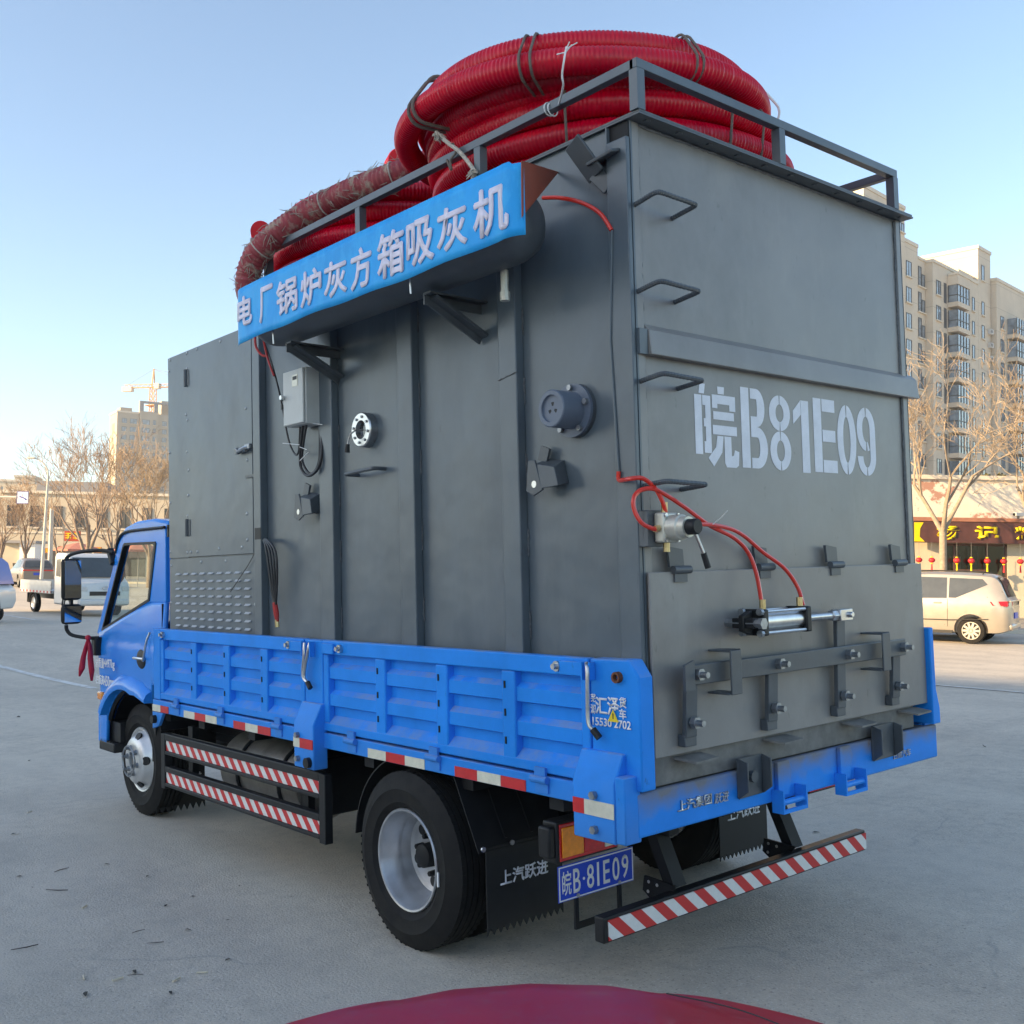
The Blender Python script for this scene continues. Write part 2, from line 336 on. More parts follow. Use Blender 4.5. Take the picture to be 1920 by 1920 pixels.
def grade(c, fine, half, far):
    p = [k*fine for k in range(int(half/fine)+1)]; s_ = fine
    while p[-1] < far: s_ *= 1.35; p.append(p[-1]+s_)
    return sorted([c-q for q in p[1:]]+[c+q for q in p])
g = sheet('ground', zg, grade(2, 1.5, 30, 900), grade(4, 1.5, 30, 900), M_road); tag(g, kind='structure')
M_line = mat('worn_road_paint', (.64,.64,.62), .85, var=.12, scale=5); overlay(M_line, (.46,.44,.41), noise_mask(6, .48, .60), .95)
def road_line(p0, p1, wd, n=24):
    p0 = Vector(p0); p1 = Vector(p1); d = (p1-p0).normalized(); a = Vector((-d.y, d.x))*wd/2; b = MB(); vs = []
    for i in range(n+1):
        q = p0.lerp(p1, i/n)
        for s_ in (-1, 1): e = q+a*s_; vs.append((e.x, e.y, zg(e.x, e.y)+.006))
    b.add(vs, [(2*i, 2*i+1, 2*i+3, 2*i+2) for i in range(n)]); return tag(b.build('road_marking', M_line, smooth=80), kind='structure')
def gpt(u, v):                       # ground point under a pixel
    d = fw + RC*(u-960)/FPX - UC*(v-960)/FPX; k = 1.0
    for _ in range(150):
        p = CP+d*k; e = p.z-zg(p.x, p.y)
        if e < 0: break
        k *= 1.04
    lo, hi = k/1.04, k
    for _ in range(30):
        mi = (lo+hi)/2; p = CP+d*mi
        if p.z > zg(p.x, p.y): lo = mi
        else: hi = mi
    return (CP+d*lo).xy
road_line(gpt(-60, 1232), gpt(178, 1291), .13); road_line(gpt(-60, 1143), gpt(70, 1163), .14); road_line(gpt(1735, 1283), gpt(2000, 1306), .10)

# ------------------------------------------------------------------ truck
T = thing('flatbed_truck', 'blue flatbed truck with dropside bed carrying a grey steel box', 'truck')
def P(mb, name, mt, parent=None, **k): return mb.build(name, mt, parent or T, **k)
XS = -.094; XR = 2.007; W_ = 1.913
# chassis
c = MB()
for x in (.52, 1.39): c.box(x-.035, x+.035, .35, 5.3, .56, .74)
for y in (.4, 1.1, 1.9, 2.8, 3.7): c.box(.55, 1.36, y-.04, y+.04, .59, .71)
P(c, 'chassis_frame', M_chass, bevel=.006)
c = MB()
for y in (.45, 1.0, 1.75, 2.35, 2.95, 3.6, 4.1): c.box(-.04, 1.95, y-.04, y+.04, .742, .80)
P(c, 'floor_crossmembers', M_chass)
P(MB().box(-.05, 1.963, .012, 4.2, .803, .872), 'bed_floor', M_gdust)
# rear beam
P(MB().box(XS, XR, -.020, .010, .723, .877), 'rear_beam', M_beam, bevel=.008)
P(MB().box(-.06, 1.97, .0102, .05, .73, .80), 'rear_beam_flange', M_beam)
# side rails of the bed
def sub(mb, name, mt, par, **k): return mb.build(name, mt, par, **k)
sr = P(MB().box(XS, XS+.05, .04, 4.215, .802, .878), 'bed_side_rail', M_blue, bevel=.005)
P(MB().box(XR-.05, XR, .04, 4.215, .802, .878), 'bed_side_rail', M_blue, bevel=.005)
# reflectors on the near rail
for (y1, y0, colr) in [(4.213,4.085,0),(4.085,3.96,1),(3.729,3.573,0),(3.573,3.423,1),(3.423,3.271,0),(3.058,2.912,1),(2.912,2.766,0),(2.766,2.62,1),(1.675,1.525,0),(1.525,1.375,1),(1.375,1.225,0),(1.012,.862,1),(.862,.712,0),(.712,.561,1)]:
    sub(MB().box(XS-.003, XS-.0005, y0+.001, y1-.001, .805, .848), 'reflector', M_retape if colr else M_whtape, sr)
# hinges
hm = MB().cyl((XS-.014, -.045, 0), (XS-.014, .045, 0), .014, n=10).box(XS-.012, XS+.0, -.03, .03, .0, .045).box(XS-.008, XS+.0, -.04, .03, -.05, -.012).mesh('hinge')
for y in (3.83, 3.21, 2.53, 1.81, 1.15, .47): obj('hinge', hm, M_blue, sr, M=Matrix.Translation((0, y, .866)))
# dropsides
def dropside(x, out, y0, y1, ribs, full=True):
    """out = -1 near side, +1 far side"""
    f = MB(); o = out
    def xb(a, b): return (min(x+a*-o, x+b*-o), max(x+a*-o, x+b*-o))
    X = xb(-.0, .045); f.box(*X, y0, y1, 1.266, 1.336)
    X = xb(.002, .045); f.box(*X, y0, y1, .888, .93)
    X = xb(.004, .043); f.box(*X, y0, y0+.045, .93, 1.266); f.box(*X, y1-.045, y1, .93, 1.266)
    bd = P(f, 'dropside', M_blue, bevel=.006)
    edges = sorted([y0+.045]+[r+s*.04 for r in ribs for s in (-1, 1)]+[y1-.045])
    h0, h1 = 1.266, .93; H = h0-h1; dp = .036
    pr = [(0,1),(.13,1),(.19,.25),(.35,.25),(.375,1),(.52,1),(.585,.25),(.745,.25),(.77,1),(.90,1),(1.0,.08)]
    for i in range(0, len(edges), 2):
        a, b = edges[i], edges[i+1]; g_ = MB(); vs = []
        for t_, d_ in pr: vs += [(x-o*(d_*dp+.004), a, h0-t_*H), (x-o*(d_*dp+.004), b, h0-t_*H)]
        n = len(pr); vs += [(x-o*.048, a, h1), (x-o*.048, b, h1), (x-o*.048, a, h0), (x-o*.048, b, h0)]
        fs = [(2*k, 2*k+1, 2*k+3, 2*k+2) for k in range(n-1)]+[(2*n-2, 2*n-1, 2*n+1, 2*n), (2*n, 2*n+1, 2*n+3, 2*n+2), (2*n+2, 2*n+3, 1, 0)]
        fs += [tuple([2*k for k in range(n)]+[2*n, 2*n+2]), tuple([2*k+1 for k in range(n)]+[2*n+1, 2*n+3])]
        g_.add(vs, fs); sub(g_, 'pressed_panel', M_blue, bd, smooth=20)
    for r in ribs:
        X = xb(.003, .046); rb = sub(MB().box(*X, r-.04, r+.04, .905, 1.266), 'stiffener_rib', M_blue, bd, bevel=.007)
    if full:
        sm = MB().box(x-.001, x+.003, -.004, .004, -.014, .014).mesh('slot')
        for r in ribs:
            for z in (1.21, 1.10, .99): obj('drain_slot', sm, M_chass, bd, M=Matrix.Translation((.0, r+.018, z)))
    return bd
bd1 = dropside(XS, -1, 2.262, 4.095, [3.60, 3.155, 2.70])
bd2 = dropside(XS, -1, .205, 2.075, [1.57, 1.10, .66])
dropside(XR, 1, .205, 2.075, [1.57, 1.10, .66], False); dropside(XR, 1, 2.262, 4.095, [3.60, 3.155, 2.70], False)
bolt = MB().cyl((0, 0, 0), (-.016, 0, 0), .020, n=12).cyl((-.016, 0, 0), (-.032, 0, 0), .012, n=6).mesh('bolt')
for (bd, y) in ((bd1, 4.03), (bd1, 2.40), (bd2, 1.90), (bd2, .36)): obj('latch_bolt', bolt, M_steel, bd, M=Matrix.Translation((XS, y, 1.300)))
for (bd, y0, y1) in ((bd1, 2.262, 2.385), (bd2, .205, .345), (bd2, 1.955, 2.06), (bd1, 4.04, 4.09)): sub(MB().box(XS-.014, XS-.001, y0, y1, 1.27, 1.322), 'latch_plate', M_blue, bd, bevel=.004)
# posts
def post(x, o, y0, y1, z0, name='stake_post'):
    s_ = MB(); X = (min(x-o*.004, x-o*.058), max(x-o*.004, x-o*.058)); s_.box(*X, y0, y1, z0, 1.334); return P(s_, name, M_blue, bevel=.006)
mp_ = post(XS, -1, 2.082, 2.255, .88)
fp_ = post(XS, -1, 4.102, 4.21, .88)
def block(y0, y1, z0, zt, x=XS, o=-1):
    q = MB(); a = x+o*.062; b = x-o*.02
    q.prism([(b, z0), (a, z0), (a, zt-.10), (x+o*.012, zt), (b, zt)], 'y', y0, y1); return P(q, 'post_socket', M_blue, bevel=.006)
bk = block(2.07, 2.262, .70, 1.02)
for (y0, y1, z0, z1, k) in ((2.20, 2.262, .80, .848, 0), (2.073, 2.199, .80, .848, 1)): sub(MB().box(XS-.0655, XS-.0625, y0, y1, z0, z1), 'reflector', M_retape if k else M_whtape, bk)
b6 = MB().cyl((0, 0, 0), (-.02, 0, 0), .015, n=6).mesh('nut')
for z in (.862, .745): obj('socket_bolt', b6, M_bolt, bk, M=Matrix.Translation((XS-.062, 2.215, z)))
sub(MB().cyl((XS-.062, 2.11, .735), (XS-.085, 2.11, .735), .026, n=14), 'rubber_buffer', M_black, bk)
fb = P(MB().prism([(4.215, .80), (4.05, .80), (4.12, .715), (4.215, .69)], 'x', XS-.002, XS+.02), 'front_hanger_plate', M_blue, bevel=.003)
sub(MB().cyl((XS-.002, 4.165, .755), (XS-.03, 4.165, .755), .026, n=14), 'rubber_buffer', M_black, fb)
# rear corner posts
def rear_post(x, o, tilt):
    q = MB(); pl = [(.195, .885), (.195, 1.336), (.002, 1.339), (-.043, 1.279), (-.043, .885)]
    a, b = x-o*.002, x-o*.075; q.prism(pl, 'x', min(a, b), max(a, b)); r = P(q, 'rear_corner_post', M_blue, bevel=.007)
    return r
rp = rear_post(XS, -1, 0)
q = MB().prism([(XR-.07, .885), (XR-.07, 1.339), (XR-.035, 1.339), (XR-.03, 1.05), (XR-.002, .96), (XR, .885)], 'y', -.043, .195); P(q, 'rear_corner_post', M_blue, bevel=.006)
rb = block(.03, .238, .705, 1.01)
for (y0, y1, k) in ((.178, .235, 1), (.032, .177, 0)): sub(MB().box(XS-.0655, XS-.0625, y0, y1, .792, .845), 'reflector', M_retape if k else M_whtape, rb)
sub(MB().box(XS-.004, XS-.0005, .24, .275, .80, .85), 'reflector', M_retape, sr)
for z in (.865, .745): obj('socket_bolt', b6, M_bolt, rb, M=Matrix.Translation((XS-.062, .125, z)))
P(MB().box(XS-.061, XS+.02, -.018, .029, .71, .94), 'corner_cover_plate', M_blue, bevel=.006)
block(.03, .238, .705, 1.01, XR, 1)
sub(MB().lathe([(.012,-.03),(.012,.018),(.020,.018),(.020,-.03)], (XS, .052, 1.277), (-1, 0, 0), 16), 'pipe_stub', M_rust, rp)
# latch handles
def handle(pts, par, grip=True):
    sub(MB().tube(bez(pts, 8), .0075, 8), 'latch_handle', M_steel, par)
    if grip: p1 = Vector(pts[-1]); d = (p1-Vector(pts[-2])).normalized(); sub(MB().cyl(p1-d*.004, p1+d*.035, .013, n=10), 'handle_grip', M_black, par)
handle([(XS-.02, .19, 1.322), (XS-.035, .172, 1.29), (XS-.035, .176, 1.15), (XS-.035, .172, 1.105), (XS-.03, .155, 1.085)], rp)
handle([(XS-.02, 2.215, 1.318), (XS-.03, 2.205, 1.26), (XS-.03, 2.22, 1.16), (XS-.03, 2.19, 1.125)], mp_, False)
handle([(XS-.02, 2.165, 1.32), (XS-.03, 2.168, 1.27), (XS-.03, 2.205, 1.155), (XS-.03, 2.17, 1.12)], mp_)
handle([(XS-.02, 4.20, 1.31), (XS-.03, 4.235, 1.25), (XS-.03, 4.30, 1.12)], fp_, False)
for y in (.17, .21): sub(MB().box(XS-.03, XS-.002, y-.004, y+.004, 1.26, 1.325), 'latch_ear', M_blue, rp)
for y in (2.15, 2.235): sub(MB().box(XS-.03, XS-.002, y-.004, y+.004, 1.25, 1.325), 'latch_ear', M_blue, mp_)
# lettering on the corner post
tx = XS-.0022
for (ch, u0, v0, u1, v1) in [('芜', 1108, 1316, 1117, 1301), ('湖', 1108, 1338, 1117, 1321), ('汇', 1117, 1338, 1138, 1308), ('泽', 1139, 1341, 1161, 1308), ('货', 1161, 1327, 1174, 1308), ('车', 1161, 1348, 1174, 1330), ('15530 2702', 1105, 1352, 1176, 1345)]:
    a = at(u0, v0, x=tx); b = at(u1, v1, x=tx)
    if len(ch) > 2: text(ch, M_white, rp, (tx, .185, 1.097), (0, -1, 0), (0, 0, 1), .188, .030, .0008, .02)
    else: text(ch, M_white, rp, (tx, a.y, a.z), (0, -1, 0), (0, 0, 1), abs(a.y-b.y), abs(a.z-b.z), .0008, .022)
sub(MB().prism([(.108, 1.118), (.055, 1.118), (.081, 1.162)], 'x', tx-.0014, tx-.0010), 'warning_triangle', M_yel, rp)
sub(MB().prism([(.083, 1.128), (.079, 1.128), (.078, 1.148), (.084, 1.148)], 'x', tx-.0018, tx-.0015), 'exclamation_mark', M_black, rp)
# beam fittings
text('上汽集团', M_steel, T, (.114, -.0205, .782), (1, 0, 0), (0, 0, 1), .19, .040, .006, .012, name='badge')
text('跃进', M_steel, T, (.318, -.0205, .777), (1, 0, 0), (0, 0, 1), .082, .038, .006, .0, name='badge', shear=.2)
text('日财汽车', M_steel, T, (1.60, -.0205, .765), (1, 0, 0), (0, 0, 1), .15, .033, .005, .0, name='badge')
def cbracket(x0, x1, z0, z1, nut):
    q = MB(); q.box(x0, x1, -.032, -.0215, z0, z1); q.prism([(-.032, z0), (-.032, z1), (-.075, z1-.012), (-.075, z0+.03)], 'x', x0, x0+.008); q.prism([(-.032, z0), (-.032, z1), (-.075, z1-.012), (-.075, z0+.03)], 'x', x1-.008, x1)
    o_ = P(q, 'corner_bracket', M_gdark, bevel=.003)
    if nut: sub(MB().cyl(((x0+x1)/2, -.032, (z0+z1)/2), ((x0+x1)/2, -.05, (z0+z1)/2), .022, n=10), 'bracket_bolt', M_gdark, o_)
cbracket(.46, .615, .775, .925, True); cbracket(1.42, 1.60, .785, .935, False)
for x in (.70, 1.145):
    q = MB().prism([(x-.0, .88), (x+.075, .88), (x+.095, .84), (x+.07, .745), (x, .745)], 'y', -.040, -.0215); o_ = P(q, 'tailgate_hook', M_beam, bevel=.003)
    sub(MB().box(x-.02, x-.011, -.075, -.021, .685, .775).box(x+.135, x+.144, -.075, -.021, .685, .775).box(x-.011, x+.135, -.075, -.066, .685, .70), 'hook_yoke', M_beam, o_)
    sub(MB().cyl((x-.011, -.058, .725), (x+.135, -.058, .725), .012, n=10), 'hook_pin', M_beam, o_)

# ------------------------------------------------------------------ wheels
def tyre_mesh(R_=.388, rr=.222, w_=.19):
    prof = []; pts = [(rr-.004, .05), (rr+.006, .012), (rr+.030, -.004), (rr+.033, -.0075), (rr+.06, -.009), (R_-.085, -.0125), (R_-.075, -.015), (R_-.069, -.011), (R_-.05, -.006), (R_-.03, .004), (R_-.008, .016)]
    gro = []
    for k in range(5):
        a = .016+(w_-.032)*(k/5); b = .016+(w_-.032)*((k+1)/5)
        gro += [(R_-.001, a+.004), (R_, b-.004)] + ([(R_-.014, b-.003), (R_-.014, b+.003)] if k < 4 else [])
    prof = pts+gro+[(R_-.008, w_-.016), (R_-.03, w_-.004), (R_-.075, w_+.008), (rr+.05, w_+.006), (rr, w_-.02), (rr-.004, .05)]
    return prof
def wheel(name, x, y, z, side, style, par=T):
    """side -1: outer face towards -x"""
    root_name = name; ax = (-side, 0, 0); o = (x, y, z)     # heights grow inboard
    t_ = MB().lathe(tyre_mesh(), o, ax, 56).build(name, M_rubber, par, smooth=32)
    # tread sipes as fine blocks on the shoulder
    sp = MB()
    for i in range(64):
        a = 2*math.pi*i/64; cy, cz = math.cos(a), math.sin(a)
        for h in (.016, .155):
            p0 = Vector((x-side*h, y+cy*.3875, z+cz*.3875)); p1 = Vector((x-side*(h+.02), y+cy*.3885, z+cz*.3885))
            sp.bar(p0, p1, .012, .003, up=(0, cy, cz))
    sp.build('tread_block', M_rubber, t_, smooth=0)['kind'] = 'stuff'
    if style == 'rear':
        pr = [(.215,.052),(.226,.008),(.222,.002),(.214,.004),(.206,.02),(.200,.05),(.196,.056),(.188,.105),(.186,.112),(.172,.150),(.150,.156),(.148,.15),(.055,.158),(.055,.17),(.215,.17),(.215,.052)]
        rm = MB().lathe(pr, o, ax, 56).build('rim', M_rim, t_, smooth=30)
        hb = MB().lathe([(.001,.085),(.040,.085),(.052,.092),(.055,.155),(.001,.155)], o, ax, 24).build('hub', M_chass, t_)
        for i in range(6):
            a = 2*math.pi*i/6+.3; p = Vector((x-side*.155, y+.082*math.cos(a), z+.082*math.sin(a)))
            MB().cyl(p, p+Vector((side*.042, 0, 0)), .014, .012, n=6).build('wheel_nut', M_chass, t_)
        for i in range(5):
            a = 2*math.pi*i/5+.9; p = Vector((x-side*.1485, y+.122*math.cos(a), z+.122*math.sin(a)))
            MB().cyl(p, p+Vector((side*.002, 0, 0)), .024, n=14).build('hand_hole', M_black, t_)
        MB().box(x-.0165, x-.0100, y-.262, y-.254, z-.06, z+.0).build('chalk_mark', M_white, t_)
    else:
        pr = [(.215,.052),(.226,.010),(.222,.003),(.212,.006),(.204,.022),(.192,.012),(.172,-.028),(.150,-.050),(.110,-.056),(.060,-.058),(.058,-.035),(.215,.10),(.215,.052)]
        MB().lathe(pr, o, ax, 56).build('rim', M_rimf, t_, smooth=40)
        MB().lathe([(.001,-.030),(.05,-.034),(.057,-.03),(.057,.05),(.001,.05)], o, ax, 24).build('hub', M_chass, t_)
        for i in range(5):
            a = 2*math.pi*i/5+.55; p = Vector((x+side*.024, y+.168*math.cos(a), z+.168*math.sin(a))); q = Vector((side*.85, .53*math.cos(a), .53*math.sin(a))).normalized()
            MB().tube([p-q*.004, p+q*.010], [.030, .030], 14).build('hand_hole', M_black, t_)
        for i in range(6):
            a = 2*math.pi*i/6+.25; p = Vector((x+side*.055, y+.088*math.cos(a), z+.088*math.sin(a)))
            MB().cyl(p, p+Vector((side*.018, 0, 0)), .022, .017, n=6).cyl(p, p+Vector((side*.045, 0, 0)), .010, n=8).build('wheel_nut', M_bolt, t_)
        MB().tube([(x+side*.085, y+.105*math.cos(a_), z+.105*math.sin(a_)) for a_ in [2*math.pi*k/36 for k in range(36)]], .006, 6, closed=True).build('nut_guard_ring', M_bolt, t_)
    return t_
ZW = .385
wheel('rear_wheel', XS+.0, 1.388, ZW, -1, 'rear'); wheel('rear_wheel', XS+.24, 1.388, ZW, -1, 'rear')
wheel('rear_wheel', XR-.0, 1.388, ZW, 1, 'rear'); wheel('rear_wheel', XR-.24, 1.388, ZW, 1, 'rear')
wheel('front_wheel', .085, 4.885, ZW, -1, 'front'); wheel('front_wheel', 1.83, 4.885, ZW, 1, 'front')
P(MB().cyl((.15, 1.388, ZW), (1.76, 1.388, ZW), .055, n=14).sphere((.957, 1.388, ZW), .17, .15, .17).box(.48, .56, .75, 2.05, .43, .50).box(1.35, 1.43, .75, 2.05, .43, .50), 'rear_axle', M_chass)
P(MB().cyl((.25, 4.885, ZW-.05), (1.67, 4.885, ZW-.05), .045, n=12), 'front_axle', M_chass)
# rear mudguards and flaps
def arc_guard(x0, x1, yc, zc, r, a0, a1, name, flat=None):
    q = MB(); n = 14; vs = []
    for i in range(n+1):
        a = R(a0+(a1-a0)*i/n)
        for rr in (r, r+.006):
            for x in (x0, x1): vs.append((x, yc+rr*math.cos(a), zc+rr*math.sin(a)))
    fs = []
    for i in range(n):
        k = 4*i; fs += [(k, k+1, k+5, k+4), (k+2, k+6, k+7, k+3), (k, k+4, k+6, k+2), (k+1, k+3, k+7, k+5)]
    fs += [(0, 2, 3, 1), (4*n, 4*n+1, 4*n+3, 4*n+2)]
    return P(q.add(vs, fs), name, M_black)
for (x0, x1) in ((-.07, .42), (1.49, 1.98)):
    arc_guard(x0, x1, 1.388, ZW, .445, 5, 80, 'mudguard')
    g_ = MB().add([(x0, 1.06, .80), (x1, 1.06, .80), (x1, .90, .50), (x0, .90, .50), (x0, 1.054, .80), (x1, 1.054, .80), (x1, .894, .50), (x0, .894, .50)], [(0,1,2,3),(4,7,6,5),(0,4,5,1),(1,5,6,2),(2,6,7,3),(3,7,4,0)])
    mg = P(g_, 'mudguard_rear', M_black)
    for k in (.32, .62): xx = x0+(x1-x0)*k; sub(MB().bar((xx, 1.03, .76), (xx, .905, .535), .012, .008), 'guard_ridge', M_black, mg)
    for k in (.04, .36, .70, .96): xx = x0+(x1-x0)*k; sub(MB().cyl((xx, .893, .515), (xx, .885, .515), .011, n=8), 'guard_bolt', M_steel, mg)
def flap(x0, x1, y, z0, z1, teeth, tl, word, wz, ww):
    pl = [(x0, z1), (x1, z1)]; n = teeth
    for i in range(n):
        a = x1-(x1-x0)*i/n; b = x1-(x1-x0)*(i+.5)/n; pl += [(a, z0), (b, z0+tl)]
    pl += [(x0, z0)]
    q = MB(); nv = len(pl)
    tri = tessellate_polygon([[Vector((p[0], p[1], 0)) for p in pl]])
    vs = [(p[0], y-.003, p[1]) for p in pl]+[(p[0], y+.003, p[1]) for p in pl]
    q.add(vs, [tuple(t) for t in tri]+[tuple(i+nv for i in t[::-1]) for t in tri]+[(i, (i+1) % nv, nv+(i+1) % nv, nv+i) for i in range(nv)])
    f_ = P(q, 'mud_flap', M_black, smooth=0)
    text(word, M_sten, f_, (x0+(x1-x0)*.17, y-.0035, wz), (1, 0, 0), (0, 0, 1), ww, .062, .0008, .006, fat=.0012)
flap(-.03, .40, .90, .155, .515, 12, .03, '上汽跃进', .345, .27); flap(1.50, 1.90, .90, .155, .515, 12, .03, '上汽跃进', .345, .27)
flap(.105, .46, 4.66, .03, .46, 8, .045, '上汽跃进', .22, .27); P(MB().box(.08, .52, 4.60, 4.66, .40, .82), 'front_inner_guard', M_black)
# underside things: fuel tank, battery box, exhaust
ft = P(MB().lathe([(.001,0),(.15,0),(.195,.012),(.205,.03),(.205,.92),(.195,.938),(.15,.95),(.001,.95)], (.255, 2.62, .50), (0, 1, 0), 40), 'fuel_tank', mat('worn_aluminium_tank', (.30,.29,.27), .48, metal=.75, var=.25, scale=8))
for y in (2.80, 3.30): sub(MB().tube([(.255+.212*math.cos(a), y, .50+.212*math.sin(a)) for a in [2*math.pi*k/32 for k in range(32)]], .012, 6, closed=True), 'tank_strap', M_chass, ft)
sub(MB().cyl((.255, 3.45, .70), (.255, 3.45, .745), .045, n=14), 'filler_cap', M_chass, ft)
sub(MB().box(.0975, .0995, 2.66, 2.78, .36, .42), 'sticker', M_green, ft)
P(MB().box(.05, .46, 2.32, 2.58, .40, .70), 'battery_box', M_black, bevel=.01)
P(MB().box(1.42, 1.86, 2.4, 3.6, .38, .72), 'tool_box', M_black, bevel=.02)
P(MB().cyl((.62, 2.2, .55), (.62, 4.2, .55), .05, n=12), 'exhaust_pipe', M_chass)
P(MB().box(.60, 1.31, 3.7, 4.9, .42, .78), 'gearbox', M_chass, bevel=.05)
# side guards
def side_guard(x, o):
    q = MB(); xa, xb_ = (x, x+.045) if o < 0 else (x-.045, x)
    for y in (2.10, 4.055): q.box(xa, xb_, y-.03, y+.03, .328, .672)
    for z0, z1 in ((.632, .672), (.545, .566), (.435, .470), (.345, .366)): q.box(xa, xb_, 2.13, 4.025, z0, z1)
    g_ = P(q, 'side_guard', M_black, bevel=.004)
    for z0, z1 in ((.568, .630), (.368, .433)): sub(MB().box(x+.010 if o < 0 else x-.016, x+.016 if o < 0 else x-.010, 2.131, 4.024, z0, z1), 'striped_tape', M_sguard, g_)
    for y in (2.35, 3.75): sub(MB().box(x+.05 if o < 0 else x-.09, x+.09 if o < 0 else x-.05, y-.03, y+.03, .36, .74), 'guard_hanger', M_chass, g_)
side_guard(XS-.002, -1); side_guard(XR+.002, 1)
# rear underrun guard
ug = P(MB().box(.02, 1.83, .275, .325, .265, .362), 'underrun_guard', M_black, bevel=.006)
sub(MB().box(.042, 1.828, .270, .2745, .274, .349), 'striped_tape', M_rguard, ug)
for x in (.50, 1.32):
    sub(MB().bar((x, .50, .72), (x, .33, .36), .075, .05), 'guard_arm', M_chass, ug)
    sub(MB().prism([(.29, .385), (.455, .395), (.465, .335), (.42, .305), (.326, .315)], 'x', x-.055, x-.045), 'guard_gusset', M_chass, ug)
    for (yy, zz) in ((.43, .375), (.435, .335), (.385, .37)): sub(MB().cyl((x-.0555, yy, zz), (x-.057, yy, zz), .007, n=8), 'bolt_hole', M_steel, ug)
# tail lamps and number plate
def lamp(x0, mirror):
    q = MB().box(x0, x0+.34, .45, .53, .535, .695); l_ = P(q, 'tail_lamp', M_black, bevel=.008)
    sub(MB().box(x0-.035, x0, .455, .52, .56, .68), 'lamp_bracket', M_black, l_, bevel=.01)
    s0 = x0+.02; k = [(s0, s0+.115, M_amber), (s0+.118, s0+.23, M_redlens), (s0+.233, s0+.315, M_whtape)]
    if mirror: k = [(2*x0+.34-b, 2*x0+.34-a, mm) for a, b, mm in k]
    sub(MB().box(x0+.012, x0+.328, .4445, .4495, .545, .685), 'lens_surround', M_redlens, l_, bevel=.003)
    for a, b, mm in k: sub(MB().box(a, b, .438, .444, .558, .672), 'lens', mm, l_, bevel=.004)
lamp(-.045, False); lamp(1.62, True)
pb = P(MB().box(.055, .49, .555, .559, .345, .487), 'number_plate', M_plate, bevel=.004)
sub(MB().holed([(.059,.349),(.486,.349),(.486,.483),(.059,.483)], [[(.064,.354),(.064,.478),(.481,.478),(.481,.354)]], 'y', .5535, .5545), 'plate_border', M_white, pb)
for (ch, x0, w_) in (('皖', .076, .050), ('B', .137, .040), ('8', .214, .040), ('1', .272, .012), ('E', .308, .038), ('0', .362, .042), ('9', .418, .040)):
    text(ch, M_white, pb, (x0, .5545, .368), (1, 0, 0), (0, 0, 1), w_, .095, .0008, .008 if ch != '1' else .0)
sub(MB().cyl((.196, .5545, .415), (.196, .553, .415), .006, n=10), 'plate_dot', M_white, pb)
for x in (.16, .40): sub(MB().cyl((x, .5545, .357), (x, .549, .357), .008, n=8), 'plate_screw', M_steel, pb)
sub(MB().box(.15, .17, .56, .57, .22, .40).box(.40, .42, .56, .57, .22, .40).box(.17, .40, .56, .57, .22, .245), 'plate_bracket', M_chass, pb)
# ------------------------------------------------------------------ cab
def belt(y): return 1.50 if y < 4.49 else 1.50-(y-4.49)/(5.38-4.49)*.228 if y < 5.38 else 1.272-(y-5.38)*.24
def sillz(y):
    if y < 4.46: return .945
    if y < 4.60: return .82+(y-4.46)/.14*.03
    if y < 5.305: return .385+math.sqrt(max(.0, .50**2-(y-4.88)**2)) if y > 4.70 else .85+(y-4.60)/.10*.02
    return .47
def bulge(y, t): return -.022*math.sin(math.pi*min(1, max(0, t)))*(.6+.4*math.sin(math.pi*min(1, max(0, (y-4.2)/1.3)))) + (.045*max(0, (y-5.40)/.13)**2) + .010*smooth(.40, .43, t)*(1-smooth(.43, .60, t))
ys_ = [4.215, 4.24, 4.26, 4.30, 4.36, 4.42, 4.455, 4.465, 4.52, 4.58, 4.64, 4.70, 4.76, 4.82, 4.88, 4.94, 5.0, 5.06, 5.12, 5.18, 5.23, 5.27, 5.30, 5.31, 5.36, 5.40, 5.44, 5.47, 5.50, 5.525]
def side_skin(x, o):
    q = MB(); n = 22; vs = []
    for y in ys_:
        zt, zb = belt(y), sillz(y)
        for k in range(n+1):
            t = k/n; z = zt+(zb-zt)*t; vs.append((x+(-o)*bulge(y, (1.5-z)/.6), y, z))
    fs = [(i*(n+1)+k, i*(n+1)+k+1, (i+1)*(n+1)+k+1, (i+1)*(n+1)+k) for i in range(len(ys_)-1) for k in range(n)]
    return P(q.add(vs, fs), 'cab_side', M_cab, smooth=50)
cs = side_skin(0, -1); md = cs.modifiers.new('s', 'SOLIDIFY'); md.thickness = .025; md.offset = -1
cr_ = side_skin(W_, 1); md = cr_.modifiers.new('s', 'SOLIDIFY'); md.thickness = .025; md.offset = 1
win = [(4.50, 1.515), (4.385, 1.885), (4.40, 1.897), (4.92, 1.905), (4.95, 1.89), (5.36, 1.305), (5.355, 1.295)]
outer = [(4.215, 1.499), (4.215, 1.99), (4.90, 1.985), (5.01, 1.955), (5.07, 1.90), (5.47, 1.252), (5.38, 1.273), (4.49, 1.499)]
def grow(pl, d):
    c_ = Vector((sum(p[0] for p in pl)/len(pl), sum(p[1] for p in pl)/len(pl))); return [(p[0]+(p[0]-c_.x)*d, p[1]+(p[1]-c_.y)*d) for p in pl]
for (x0, x1, xr0, xr1, xg) in ((.0, .045, -.006, .03, .02), (W_-.045, W_, W_-.03, W_+.006, W_-.02)):
    fr = P(MB().holed(outer, [win], 'x', x0, x1), 'door_frame', M_cab, bevel=.006)
    sub(MB().holed(grow(win, .045), [grow(win, -.03)], 'x', xr0, xr1), 'window_seal', M_black, fr)
    sub(MB().prism(grow(win, -.02), 'x', xg-.002, xg+.002), 'side_window', M_cabglass, fr)
